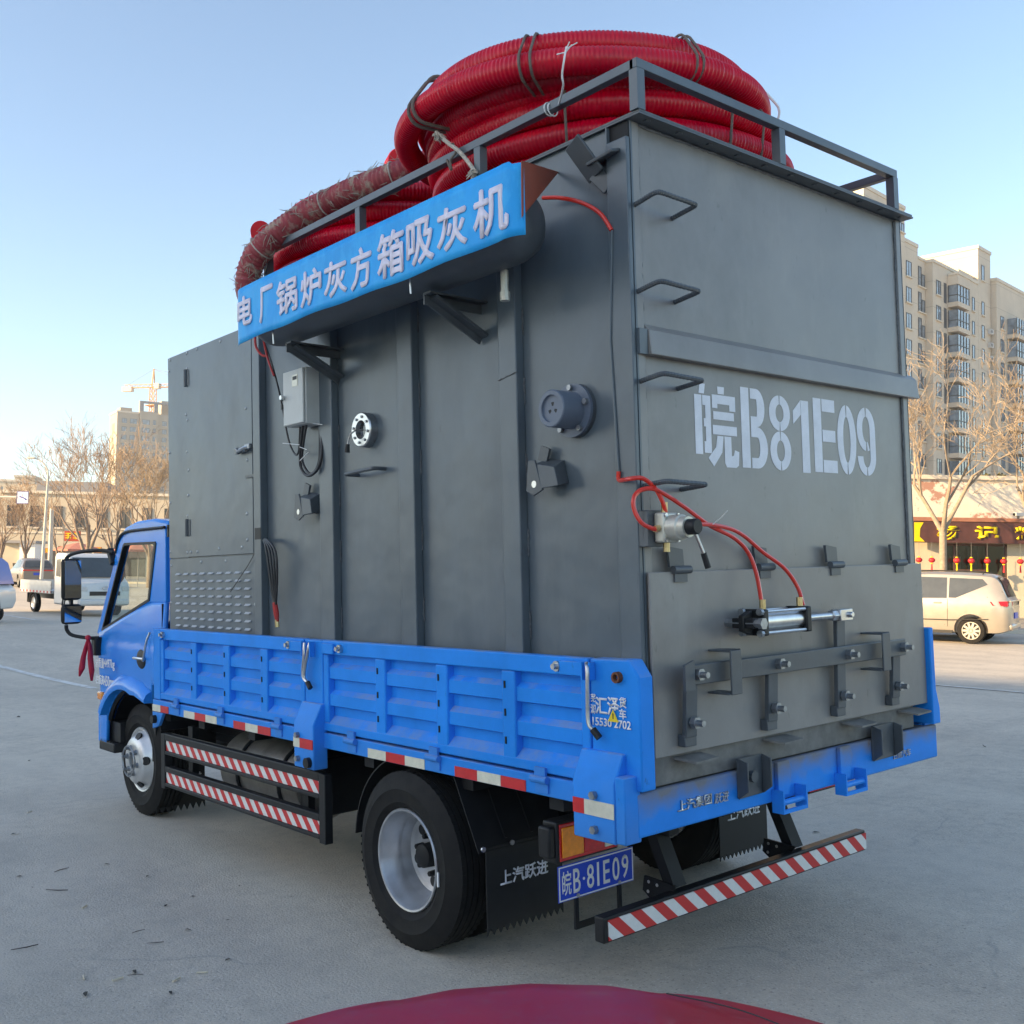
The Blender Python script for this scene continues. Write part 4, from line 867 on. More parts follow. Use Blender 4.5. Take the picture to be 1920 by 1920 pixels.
for (y, z) in [(3.66, 1.755), (3.32, 1.755), (4.11, 1.74), (2.955, 1.50), (4.12, 1.5)]: obj('rivet', riv, M_bolt, lp, M=Matrix.Translation((-.005, y, z)))
lm_ = MB()
lv_ = [(0,-.032,0),(0,.032,0),(-.013,.029,-.001),(-.013,-.029,-.001),(0,-.034,.011),(0,.034,.011)]
lm_.add(lv_, [(0,1,2,3),(3,2,5,4),(0,3,4),(1,5,2)]); lmm = lm_.mesh('louvre', 0)
M_louv = mat('louvre_highlight', (.42,.44,.46), .45, var=.08)  # paler than the panel: sky caught by the louvres, put into the colour
for r_ in range(8):
    for c_ in range(9): obj('louvre', lmm, M_louv, lp, M=Matrix.Translation((-.0052, 3.04+c_*.120, 1.352+r_*.0467)))
for z in (2.93, 1.975): q = MB().cyl((-.016, 3.842, z-.055), (-.016, 3.842, z+.055), .011, n=8).box(-.013, -.009, 3.80, 3.838, z-.05, z+.05); sub(q, 'door_hinge', M_gdark, dr)
sub(MB().box(-.035, -.011, 3.00, 3.13, 2.378, 2.405).cyl((-.02, 3.10, 2.39), (-.045, 3.10, 2.385), .02, n=10).box(-.045, -.01, 2.93, 2.99, 2.385, 2.415), 'hasp_lock', M_bolt, dr, bevel=.004)
sub(MB().tube([(-.02, 3.10, 2.385), (-.05, 3.06, 2.38), (-.05, 2.98, 2.395), (-.03, 2.93, 2.40)], .009, 6), 'lock_chain', M_steel, dr)
sub(MB().box(-.02, -.01, 2.91, 3.03, 2.225, 2.24), 'door_stop', M_gdark, dr)
# electrical enclosure
eb = Q(MB().box(-.122, -.02, 2.150, 2.355, 2.432, 2.722), 'control_cabinet', M_elec, bevel=.006)
sub(MB().box(-.136, -.1225, 2.155, 2.360, 2.436, 2.718), 'cabinet_door', M_elec, eb, bevel=.005)
sub(MB().box(-.138, -.1365, 2.205, 2.260, 2.63, 2.69), 'display', M_alu, eb); sub(MB().box(-.139, -.1385, 2.212, 2.253, 2.664, 2.682), 'display_window', M_black, eb)
sub(MB().cyl((-.136, 2.345, 2.585), (-.16, 2.345, 2.585), .012, n=12), 'cabinet_key', M_steel, eb)
for z in (2.585, 2.54): sub(MB().box(-.14, -.115, 2.362, 2.378, z-.012, z+.012), 'cabinet_latch', M_black, eb)
Q(MB().box(-.019, -.001, 2.17, 2.33, 2.45, 2.70), 'cabinet_mount', M_gdark)
def cable(pts, r=.009, m_=M_cable, name='cable'): return Q(MB().tube(bez(pts, 8), r, 8), name, m_)
def px(u, v, x): return at(u, v, x=x)
cable([px(570, 790, -.08), px(566, 815, -.08), px(563, 850, -.07), px(565, 878, -.06), px(578, 892, -.06), px(595, 880, -.06), px(603, 850, -.05), px(603, 795, -.03), px(597, 720, -.03), px(590, 685, -.03)], .008)
cable([px(575, 795, -.08), px(569, 830, -.07), px(567, 865, -.06), px(582, 888, -.06), px(598, 865, -.05), px(600, 790, -.035), px(602, 700, -.03)], .007)
cable([px(495, 640, -.08), px(512, 690, -.08), px(527, 750, -.06), px(540, 820, -.05), px(552, 850, -.05), px(560, 845, -.06), px(563, 792, -.08)], .005)
Q(MB().tube(bez([px(478, 630, -.10), px(480, 650, -.10), px(490, 665, -.09), px(500, 668, -.08)], 6), .007, 6), 'red_cable', M_redrub); Q(MB().tube(bez([px(491, 622, -.12), px(500, 665, -.09), px(508, 690, -.09), px(514, 705, -.085)], 6), .006, 6), 'red_cable', M_redrub)
for (a, b) in (((530, 831), (562, 834)), ((562, 864), (578, 848)), ((575, 793), (604, 796)), ((562, 838), (575, 843))): Q(MB().tube([px(*a, -.08), px(*b, -.08)], .002, 5), 'zip_tie', M_zip)
# bundle of battery cables hanging
for k in range(4):
    o_ = k*5; cable([px(492, 1012, -.01), px(496+o_*.4, 1016-k, -.06), px(500+o_*1.1, 1035, -.075), px(506+o_*.9, 1080, -.07), px(512+o_*.4, 1120, -.06), px(514+k, 1134, -.06)], .0068)
Q(MB().tube([px(515, 1130, -.06), px(518, 1150, -.06), px(520, 1166, -.06)], [.014, .016, .009], 8), 'cable_sleeve', M_redrub); Q(MB().tube([px(519, 1162, -.06), px(520, 1176, -.06)], .012, 8), 'cable_lug', M_brass)
Q(MB().box(-.0455, -.044, 2.80, 2.87, 1.865, 1.93), 'cable_hole', M_black)
Q(MB().tube([px(490, 1015, -.015), px(465, 1060, -.015), px(432, 1110, -.03)], .0025, 5), 'loose_wire', M_cable)
# air receiver under the banner, on angle brackets
TX, TZ, TR_ = -.235, 2.975, .155
ar = Q(MB().lathe([(.001,-.05),(.06,-.045),(.11,-.028),(.145,.01),(TR_,.06),(TR_,1.84),(.145,1.89),(.11,1.928),(.06,1.945),(.001,1.95)], (TX, .36, TZ), (0, 1, 0), 44), 'air_receiver', M_gdark)
for y in (.86, 2.0):
    q = MB().box(-.30, .0, y-.025, y+.025, 2.792, 2.80).box(-.30, .0, y+.017, y+.025, 2.752, 2.792).bar((-.27, y, 2.785), (-.001, y, 2.655), .05, .012).bar((-.27, y+.022, 2.775), (-.001, y+.022, 2.645), .008, .05)
    bk_ = Q(q, 'receiver_bracket', M_gdark)
    sub(MB().tube([(TX+(TR_+.006)*math.cos(a), y, TZ+(TR_+.006)*math.sin(a)) for a in [R(200+k*8) for k in range(-14, 1)]]+[(TX-TR_*.93, y, 2.78)], .004, 6), 'u_bolt', M_steel, bk_)
Q(MB().cyl((TX+.06, .52, 2.83), (TX+.06, .52, 2.74), .016, n=10).cyl((TX+.06, .52, 2.745), (TX+.06, .52, 2.71), .02, n=8), 'drain_valve', M_alu)
Q(MB().prism([(0, 0), (.1, 0), (.1, .05)], 'x', 0, .001) if False else MB().add([(.0, .383, 3.22), (-.405, .145, 3.095), (-.40, .155, 2.90), (.0, .388, 3.215), (-.405, .150, 3.09), (-.40, .16, 2.895)], [(0,1,2),(3,5,4),(0,3,4,1),(1,4,5,2),(2,5,3,0)]), 'primed_gusset', M_primer)
line([(1018, 371, 'x', -.05), (1050, 371, 'x', -.04), (1090, 380, 'x', -.03), (1125, 400, 'x', -.026), (1147, 432, 'x', -.026)])
MB().tube([at(1147, 432, x=-.026), (-.024, .108, 2.5), at(1160, 884, x=-.026)], .005, 6).build('steel_conduit', M_grey, B)
# roof railing
rw = .036
rail = Q(MB().bar((.0, -.04, 3.488), (.0, 2.86, 3.488), rw, rw).bar((-.018, -.04, 3.488), (1.80, -.04, 3.488), rw, rw).bar((1.78, -.02, 3.488), (1.78, 2.86, 3.488), rw, rw), 'top_rail', M_grey, bevel=.002)
for (x, y) in ((.0, -.04), (.0, .86), (.0, 1.80), (.0, 2.75), (.87, -.04), (1.78, -.04), (1.78, 1.4), (1.78, 2.75)): Q(MB().box(x-.02, x+.02, y-.02, y+.02, 3.3175, 3.468), 'rail_post', M_grey)
# ------------------------------------------------------------------ hoses on the roof
def hose_mesh(path, r=.057, pitch=.018, depth=.065, n=20):
    # resample at half pitch, alternate crest and valley
    L_ = [0]
    for a, b in zip(path, path[1:]): L_.append(L_[-1]+(b-a).length)
    tot = L_[-1]; k = int(tot/(pitch/2)); pts = []; j = 0
    for i in range(k+1):
        s_ = tot*i/k
        while j < len(L_)-2 and L_[j+1] < s_: j += 1
        f = (s_-L_[j])/max(1e-9, L_[j+1]-L_[j]); pts.append(path[j].lerp(path[j+1], f))
    rs = [r*(1 if i % 2 else 1-depth) for i in range(len(pts))]
    return MB().tube(pts, rs, n)
def spiral(loops, a0, step=4):
    pts = []
    for i in range(len(loops)-1):
        A, C_ = loops[i], loops[i+1]
        for d in range(0, 360, step):
            t = d/360; t2 = smooth(.55, 1, t); c_ = [A[k]+(C_[k]-A[k])*t2 for k in range(4)]; a = R(a0+d)
            wob = .010*math.sin(3*a+i*1.7)+.006*math.sin(5*a+i*.6)
            pts.append(Vector((c_[0]+(c_[2]+wob)*math.cos(a), c_[1]+(c_[2]+wob)*math.sin(a), c_[3]+.010*math.sin(2*a+i*2.1))))
    return pts
h1 = thing('coiled_hose', 'bright red ribbed hose coiled highest at the rear of the box roof', 'hose', Matrix.Translation((.75, .97, 3.32)))
I1 = Matrix.Translation((-.75, -.97, -3.32))
lo = [(.96,1.00,.80,3.385),(.96,1.0,.83,3.49),(.92,1.0,.83,3.60),(.80,.98,.66,3.60),(.735,.955,.845,3.705),(.74,.96,.72,3.70),(.75,.965,.775,3.80),(.76,.97,.65,3.79),(.76,.97,.64,3.76)]
hose_mesh(spiral(lo, 60)).build('hose', M_hose, h1, smooth=22, M=I1)
lo = [(.90,1.0,.66,3.385),(.90,1.0,.66,3.49),(.85,.98,.70,3.60),(.80,.97,.74,3.66),(.78,.97,.72,3.68)]
hose_mesh(spiral(lo, 10)).build('hose', M_hose, h1, smooth=22, M=I1)
def tie(cx, cy, ang, circ, rad, par, M_, m_=M_strap):
    pts2 = [(r_+(.0585+rad)*math.cos(k*.3491), z_+(.0585+rad)*math.sin(k*.3491)) for r_, z_ in circ for k in range(18)]
    pts2 = sorted(set(pts2)); hull = []
    for seq in (pts2, pts2[::-1]):
        h = []
        for p in seq:
            while len(h) > 1 and (h[-1][0]-h[-2][0])*(p[1]-h[-2][1])-(h[-1][1]-h[-2][1])*(p[0]-h[-2][0]) <= 0: h.pop()
            h.append(p)
        hull += h[:-1]
    d = Vector((math.cos(R(ang)), math.sin(R(ang)), 0)); c_ = Vector((cx, cy, 0))
    return MB().tube([c_+d*p[0]+Vector((0, 0, p[1])) for p in hull], rad, 6, closed=True).build('tie_strap', m_, par, M=M_)
UP = [(.845, 3.705), (.775, 3.80), (.66, 3.795), (.72, 3.70)]; LO = [(.83, 3.60), (.80, 3.385), (.62, 3.385), (.62, 3.60)]
for a in (208, 211, 255, 257): tie(.738, .955, a, UP, .006, h1, I1)
for a in (166, 169): tie(.738, .955, a, UP, .008, h1, I1)
for a in (300,): tie(.738, .955, a, UP, .006, h1, I1, M_zip)
for a in (214, 262, 276): tie(.90, 1.00, a, LO, .006, h1, I1)
h2 = thing('coiled_hose', 'bright red ribbed hose coil lying behind the blue banner', 'hose', Matrix.Translation((.92, 2.7, 3.32)))
I2 = Matrix.Translation((-.92, -2.7, -3.32))
lo = [(.90,2.64,.76,3.385),(.90,2.64,.78,3.495),(.92,2.66,.66,3.50),(.92,2.66,.62,3.50),(.90,2.64,.79,3.605),(.93,2.66,.67,3.61),(.91,2.60,.76,3.70),(.95,2.66,.62,3.70),(.95,2.66,.58,3.69)]
hose_mesh(spiral(lo, 30)).build('hose', M_hose, h2, smooth=22, M=I2)
vd = (CP-Vector((.5, 3.4, 3.9))).normalized()
def stub(pt, par, I_, r=.064):
    pt = Vector(pt); back = Vector((.55, .35, -.10)); pts = bez([pt, pt-vd*.12, pt-vd*.30+Vector((.05, .05, -.05)), pt+back], 8)
    hose_mesh(pts, r).build('hose_end', M_hose, par, smooth=22, M=I_)
    MB().cyl(pt-vd*.004, pt+vd*.006, r*1.03, n=28).build('end_cap', M_redcap, par, M=I_)
stub(at(489, 434, x=.50), h2, I2, .066); stub(at(752, 302, x=.62), h2, I2, .072)
h3 = thing('netted_hose', 'dusty dark red hose wrapped in torn netting, arching over the roof rail', 'hose', Matrix.Translation((.9, 2.9, 3.6)))
I3 = Matrix.Translation((-.9, -2.9, -3.6)); pts = [at(u, v, x=x) for u, v, x in ((520, 600, .22), (485, 575, .10), (466, 548, -.08), (468, 507, -.10), (490, 466, -.08), (540, 424, .0), (600, 388, .10), (670, 355, .17), (740, 330, .24), (800, 308, .36), (860, 300, .50))]
pth = bez(pts, 10); hose_mesh(pth, .071, .026, .08).build('hose', M_hosed, h3, smooth=22, M=I3)
nm = MB(); rnd = random.Random(3)
for k in range(230):
    i = rnd.randrange(22, 84); p = pth[min(i, len(pth)-2)]; t = (pth[min(i+1, len(pth)-1)]-p).normalized(); s_ = t.cross(Vector((0, 0, 1))).normalized(); u_ = s_.cross(t)
    a = rnd.uniform(0, 6.28); d = s_*math.cos(a)+u_*math.sin(a); q0 = p+d*.071; e = (t*rnd.uniform(-.05, .05)+(u_*math.cos(a)-s_*math.sin(a))*rnd.uniform(-.05, .05)); 
    nm.tube([q0, q0+e*.6+d*.006, q0+e*1.2+d*rnd.uniform(-.004, .02)], [.0022, .0022, .001], 4)
o_ = nm.build('torn_netting', M_net, h3, M=I3); o_['kind'] = 'stuff'
for k in (40, 62, 80):
    p = pth[k]; t = (pth[k+1]-p).normalized(); s_ = t.cross(Vector((0, 0, 1))).normalized(); u_ = s_.cross(t)
    MB().tube([p+(s_*math.cos(a)+u_*math.sin(a))*.074 for a in [2*math.pi*j/20 for j in range(20)]], .004, 5, closed=True).build('tie_wire', M_rope, h3, M=I3)
# ropes
rp_ = thing('frayed_rope', 'frayed white rope tied from the red coil to the roof rail', 'rope', Matrix.Translation(at(895, 322, x=-.02)))
RI = rp_.matrix_world.inverted()
MB().tube(bez([at(818, 248, x=-.04), at(840, 268, x=-.05), at(862, 285, x=-.04), at(884, 312, x=-.03), at(892, 326, x=-.03)], 8), .009, 7).build('rope', M_rope, rp_, M=RI)
def fray(c_, n, L_, seed):
    r_ = random.Random(seed); q = MB(); c_ = Vector(c_)
    for k in range(n):
        d = Vector((r_.uniform(-1, 1), r_.uniform(-1, 1), r_.uniform(-1.2, .5))).normalized()*L_*r_.uniform(.4, 1); q.tube([c_, c_+d*.5+Vector((0, 0, .004)), c_+d+Vector((r_.uniform(-1, 1), r_.uniform(-1, 1), -.6))*.012], [.004, .005, .002], 5)
    return q
fray(at(822, 255, x=-.06), 26, .035, 1).build('frayed_end', M_rope, rp_, M=RI); fray(at(888, 322, x=-.03), 26, .035, 2).build('frayed_end', M_rope, rp_, M=RI)
MB().tube(bez([at(848, 268, x=-.05), at(855, 285, x=-.03), at(845, 300, x=-.03), at(846, 318, x=-.025), at(838, 300, x=-.02)], 8), .006, 6).build('rope', M_strap, rp_, M=RI)
wr = thing('tie_wire', 'twisted pale wire tying the red coil to the roof rail', 'wire', Matrix.Translation(at(1050, 190, x=-.01))); WI = wr.matrix_world.inverted()
MB().tube(bez([at(1062, 88, x=-.12), at(1058, 110, x=-.15), at(1054, 140, x=-.14), at(1056, 160, x=-.12), at(1052, 180, x=-.06), at(1048, 195, x=-.02)], 8), .004, 6).build('wire', M_zip, wr, M=WI)
for (a, b) in (((1061, 92), (1082, 80)), ((1060, 95), (1068, 78)), ((1060, 98), (1044, 102)), ((1059, 100), (1072, 84))): MB().tube([at(*a, x=-.13), at(*b, x=-.13)], .0025, 5).build('wire_end', M_zip, wr, M=WI)
for k in (0, 7): MB().tube([Vector((0, 0, 0))]+[Vector((0, 0, 0))], .001, 3) if False else MB().tube([at(1029+k, 196, x=0)+Vector((.026*math.cos(a), 0, .026*math.sin(a)-.02)) for a in [2*math.pi*j/14 for j in range(14)]], .003, 5, closed=True).build('wire', M_zip, wr, M=WI)

# ------------------------------------------------------------------ banner
bn = thing('banner', 'blue vinyl banner with white lettering hung along the side of the box', 'banner', Matrix.Translation((-.41, 1.2, 2.83))); BI = bn.matrix_world.inverted()
plan = [(2.345, -.392), (2.30, -.408), (2.1, -.414), (.275, -.414), (.235, -.417), (.205, -.412), (.175, -.398), (.158, -.384)]
def px_on_plan(n):
    out = []
    for i in range(n+1):
        t = i/n*(len(plan)-1)
    return out
ys2 = []
for (a, b), n in zip(zip(plan, plan[1:]), (2, 6, 40, 3, 2, 3, 2)):
    for k in range(n): t = k/n; ys2.append((a[0]+(b[0]-a[0])*t, a[1]+(b[1]-a[1])*t))
ys2.append(plan[-1]); vs = []; nz = 8
for (y, x) in ys2:
    zb = 2.834+.003*math.sin(y*5.1)+.003*math.sin(y*13); zt = 3.108-.010*(y < .2)
    for k in range(nz+1):
        t = k/nz; vs.append((x+(.0015*math.sin(y*21+t*3)+.0025*math.sin(y*7+t*5))*(1 if .2 < y < 2.3 else .5)*(t*(1-t)*2), y, zb+(zt-zb)*t))
q = MB().add(vs, [(i*(nz+1)+k, i*(nz+1)+k+1, (i+1)*(nz+1)+k+1, (i+1)*(nz+1)+k) for i in range(len(ys2)-1) for k in range(nz)])
o_ = q.build('banner_sheet', M_ban, bn, smooth=60, M=BI); o_.modifiers.new('s', 'SOLIDIFY').thickness = .002
for (ch, u0, u1, vt, vb) in (('电', 441, 472, 551, 616), ('厂', 487, 511, 531, 608), ('锅', 519, 557, 518, 592), ('炉', 564, 602, 500, 577), ('灰', 608, 650, 483, 560), ('方', 658, 696, 459, 545), ('箱', 708, 757, 428, 523), ('吸', 763, 813, 405, 500), ('灰', 820, 875, 381, 472), ('机', 888, 952, 344, 445)):
    um = (u0+u1)/2; vm = (vt+vb)/2; a = at(u0, vm, x=-.4166); b = at(u1, vm, x=-.4166)
    ym = (a.y+b.y)/2; zc = at(um, vm, x=-.4166).z; hh = abs(at(um, vt+6, x=-.4166).z-at(um, vb-6, x=-.4166).z)
    o_ = text(ch, M_bantx, bn, (-.4166, min(a.y, 2.298), zc-hh/2), (0, -1, 0), (0, 0, 1), min(a.y, 2.298)-b.y, hh, .0005, .006, fat=.0045); o_.matrix_local = BI
# ------------------------------------------------------------------ street surroundings
M_render = mat('beige_render', (.58,.51,.42), .9, var=.10, scale=.35, detail=8)
def joints(t, c_):
    s_ = nd(t, 'ShaderNodeSeparateXYZ'); t.links.new(c_, s_.inputs[0]); d = nd(t, 'ShaderNodeMath', operation='MULTIPLY_ADD'); t.links.new(s_.outputs[2], d.inputs[0]); d.inputs[1].default_value = 1/2.92; d.inputs[2].default_value = .15
    fr = nd(t, 'ShaderNodeMath', operation='FRACT'); t.links.new(d.outputs[0], fr.inputs[0]); g_ = nd(t, 'ShaderNodeMath', operation='LESS_THAN'); t.links.new(fr.outputs[0], g_.inputs[0]); g_.inputs[1].default_value = .028; return g_.outputs[0]
overlay(M_render, (.42,.37,.30), joints, .8)
overlay(M_render, (.44,.39,.32), noise_mask(.8, .55, .8, (1,1,.15)), .4)
M_coping = mat('pale_coping', (.62,.56,.47), .9, var=.1, scale=2)
M_wframe = mat('dark_window_frame', (.09,.095,.10), .5, var=.2)
M_pane = mat('window_pane', (.20,.245,.29), .08, var=.5, scale=.8, spec=.9)
M_pane2 = mat('window_pane_dark', (.09,.085,.08), .08, var=.4, scale=.5, spec=.9)
M_cream = mat('cream_wall', (.52,.46,.36), .9, var=.10, scale=.5)
M_greyw = mat('grey_wall', (.27,.27,.28), .9, var=.1, scale=.4)
M_acw = mat('white_unit', (.55,.55,.54), .6, var=.08)
wm = {}
def window(par, X, Y, Z, w_, h_, face='-y', pane=None, mull=1):
    """frame ring with sill, recessed looking pane; face -y or -x"""
    key = (round(w_, 2), round(h_, 2), face, mull)
    if key not in wm:
        f = MB(); t_ = .06
        f.box(0, w_, -.07, .0, 0, t_).box(0, w_, -.07, .0, h_-t_, h_).box(0, t_, -.07, .0, t_, h_-t_).box(w_-t_, w_, -.07, .0, t_, h_-t_)
        for k in range(mull): xx = w_*(k+1)/(mull+1); f.box(xx-.03, xx+.03, -.06, .0, t_, h_-t_)
        if h_ > 2: f.box(t_, w_-t_, -.055, 0, h_*.42, h_*.42+.06)
        p = MB().box(.05, w_-.05, -.025, -.005, .05, h_-.05); s_ = MB().box(-.12, w_+.12, -.20, -.0, -.16, -.02)
        if face == '-x':
            for q in (f, p, s_): q.v = [(y, -x, z) for (x, y, z) in q.v]
        wm[key] = (f.mesh('window_frame', 0), p.mesh('pane', 0), s_.mesh('sill', 0))
    M_ = Matrix.Translation((X, Y, Z)); fm, pm, sm_ = wm[key]
    fo = obj('window', fm, M_wframe, par, M=M_)
    po = bpy.data.objects.new('pane', pm); col.objects.link(po); po.parent = fo
    if not pm.materials: pm.materials.append(M_pane)
    if pane: po.material_slots[0].link = 'OBJECT'; po.material_slots[0].material = pane
    so_ = bpy.data.objects.new('sill', sm_); col.objects.link(so_); so_.parent = fo
    if not sm_.materials: sm_.materials.append(M_coping)
    return fo
def bx(par, name, m_, *a, bevel=0): return MB().box(*a).build(name, m_, par, smooth=0, bevel=bevel)
rw_ = random.Random(11)
# --- apartment slab on the right
AP = thing('apartment_block', 'tall beige apartment block with stepped roofline behind the bare trees', 'building', lmat(lvl(1752, 118), R(45)))
bx(AP, 'wall', M_render, -6.5, -2.0, .85, 13, 0, 38.1); bx(AP, 'wall', M_render, -2.0, -.01, .85, 13, 0, 36.9)
bx(AP, 'wall', M_render, 0, 13.0, 0, 13, 0, 36.8); bx(AP, 'wall', M_render, 13.0, 16.9, -.02, 9, 0, 41.3); bx(AP, 'wall', M_render, 17, 32, -.71, 13, 0, 38.0); bx(AP, 'wall', M_render, -16, -6.51, .3, 13, 0, 41.2)
for a in ((-6.6, -2.0, .75, 13.1, 38.1, 38.5), (-2.0, -.1, .75, 13.1, 36.9, 37.2), (-.1, 12.9, -.12, 13.1, 36.8, 37.15), (12.9, 17.0, -.14, 9.1, 41.3, 41.7), (16.9, 32.1, -.81, 13.1, 38.0, 38.4), (-16.1, -6.45, .2, 13.1, 41.2, 41.6)): bx(AP, 'coping', M_coping, *a)
bx(AP, 'roof_step', M_render, 8.4, 12.9, .5, 6, 37.16, 37.9)
bay_w = bx(AP, 'bay_wall', M_render, 4.0, 7.45, -1.25, -.01, 34.9, 36.0); bx(AP, 'coping', M_coping, 3.9, 7.55, -1.35, -.13, 36.0, 36.25)
for k in range(11):
    z = 33.3-2.92*k
    if z < 1: break
    window(AP, .85, 0, z, 1.25, 1.65); window(AP, 11.1, 0, z, .75, 1.65, mull=0); window(AP, 14.0, -.02, z, .8, 1.65, mull=0)
    MB().box(2.95, 3.75, -.004, .0, z-.6, z+1.75).build('loggia_opening', M_wframe, AP)
    # bay: slab, glazing, mullions
    bx(AP, 'bay_slab', M_render, 4.0, 7.45, -1.25, -.01, z-.95, z-.42)
    g_ = bx(AP, 'bay_glazing', M_pane, 4.12, 7.33, -1.12, -.01, z-.42, z+1.6); f = MB()
    for i in range(5): xx = 4.05+i*.825; f.box(xx, xx+.07, -1.19, -1.13, z-.42, z+1.6)
    f.box(4.05, 7.42, -1.18, -1.13, z+.35, z+.43).box(4.05, 4.11, -1.13, -.02, z+.35, z+.43).box(4.05, 4.11, -.12, -.02, z-.42, z+1.6); f.build('bay_mullions', M_wframe, g_, smooth=0)
    zc = z-1.1
    window(AP, 18.2, -.71, zc, 1.1, 1.6); bx(AP, 'bay_slab', M_render, 20.3, 25, -2.0, -.72, zc-.95, zc-.42); g_ = bx(AP, 'bay_glazing', M_pane, 20.5, 24.9, -1.85, -.72, zc-.42, zc+1.6); f = MB()
    for i in range(6): xx = 20.42+i*.87; f.box(xx, xx+.07, -1.93, -1.86, zc-.42, zc+1.6)
    f.box(20.4, 24.9, -1.92, -1.86, zc+.35, zc+.43); f.build('bay_mullions', M_wframe, g_, smooth=0)
    za = 34.3-2.92*k+.1; window(AP, -5.0, .85, za, 1.3, 1.7); window(AP, -1.95, .85, za-.5, .8, 2.2, mull=0); window(AP, -1.05, .85, za-.5, .8, 1.45, mull=0)
    if k < 4:
        u_ = bx(AP, 'air_conditioner', M_acw, 15.9, 16.7, -.45, -.03, 31.2-1.7*k, 31.8-1.7*k); MB().lathe([(.02,0),(.2,0),(.2,.03),(.02,.03)], (16.1, -.455, 31.5-1.7*k), (0, -1, 0), 14).build('fan_grille', M_wframe, u_)
for (x0, y0) in ((2.2, 5.6), (3.4, 5.6)): MB().tube(bez([(x0, y0, 37.1), (x0, y0, 39.0), (x0+.3, y0, 39.5), (x0+.6, y0, 39.0), (x0+.6, y0, 37.1)], 5), .06, 5).build('roof_ladder_hoop', M_greyw, AP)
window(AP, 14.0, -.02, 37.6, .85, 1.9, mull=0); window(AP, -8.0, .3, 38.6, 1.3, 1.0)
bx(AP, 'side_lobby', M_render, -15.9, -6.6, 13.1, 20, 0, 41)
# --- shop on the right
SH = thing('noodle_shop', 'one storey shop with peeling white and red wall under a brown sign', 'building', lmat(lvl(1820, 38), R(0)))
M_peel = mat('peeling_white_wall', (.66,.62,.54), .9, var=.06, scale=3); overlay(M_peel, (.33,.12,.08), noise_mask(.75, .535, .575, (1,1,1.2), off=2), .8)
overlay(M_peel, (.42,.38,.32), noise_mask(3, .6, .72), .5)
M_tile = mat('cream_tile_wall', (.56,.50,.38), .7, var=.08, scale=2)
M_cop2 = mat('brick_red_ledge', (.34,.15,.10), .9, var=.2, scale=3)
bx(SH, 'upper_wall', M_peel, -9, 9, .0, 6, 3.60, 5.05); bx(SH, 'parapet_coping', M_coping, -9.1, 9.1, -.12, 6.1, 5.05, 5.2); bx(SH, 'ledge', M_cop2, -9, 9, -.35, -.005, 3.52, 3.66)
bx(SH, 'wall', M_tile, -9, -1.02, .1, 6, 0, 3.58); bx(SH, 'wall', M_tile, 1.38, 9, .1, 6, 0, 3.58); bx(SH, 'back_wall', M_wframe, -1.01, 1.37, 2.5, 6, 0, 3.58); bx(SH, 'lintel', M_tile, -1.01, 1.37, .1, 2.4, 2.75, 3.58)
bx(SH, 'shop_floor', M_greyw, -1.01, 1.37, .1, 2.5, -.2, .14)
dr_ = MB()
for x in (-.98, -.55, .62, 1.30): dr_.box(x, x+.07, .12, .2, .1, 2.74)
dr_.box(-.48, .62, .12, .2, 1.75, 1.82).box(-.98, 1.37, .12, .2, 2.66, 2.74); dr_.build('shopfront_frame', mat('brown_frame', (.10,.05,.035), .5), SH, smooth=0)
bx(SH, 'shop_window', glass('shop_glass', (.55,.6,.6)), -.91, 1.30, .15, .16, .15, 2.66)
bx(SH, 'counter', mat('pale_counter', (.45,.42,.36), .6), -.5, .5, 1.2, 1.6, .15, 1.0)
for x in (-.2, .15, .42): bx(SH, 'shelf_box', M_acw, x, x+.18, 2.2, 2.45, 1.85, 2.3)
# sign board (its own thing)
M_sign = mat('brown_sign_board', (.085,.032,.028), .6, var=.35, scale=2.2, detail=8)
SG = thing('shop_sign', 'dark brown shop sign with large yellow characters above the shop window', 'sign', lmat(lvl(1820, 37.55, 2.75), R(0)))
bx(SG, 'sign_board', M_sign, -2.05, 9, .0, .25, .0, .74, bevel=.01)
M_yl = mat('yellow_letter', (.78,.58,.01), .5, var=.05)
for (ch, u0) in (('杨', 1757), ('记', 1829), ('粮', 1903)):
    x0 = (u0-1820)/FPX*37.55; text(ch, M_yl, SG, (x0, -.001, .12), (1, 0, 0), (0, 0, 1), .80 if ch == '杨' else .84, .50, .05, .03)
text('杨', M_yl, SG, (5, -.001, .12), (1, 0, 0), (0, 0, 1), .8, .5, .05, .03) if False else None
MB().prism([(-1.99, .03), (-1.62, .03), (-1.8, .2), (-1.78, .5), (-1.66, .71), (-1.99, .71)], 'y', -.012, -.001).build('sign_corner_ornament', M_yl, SG, smooth=0)
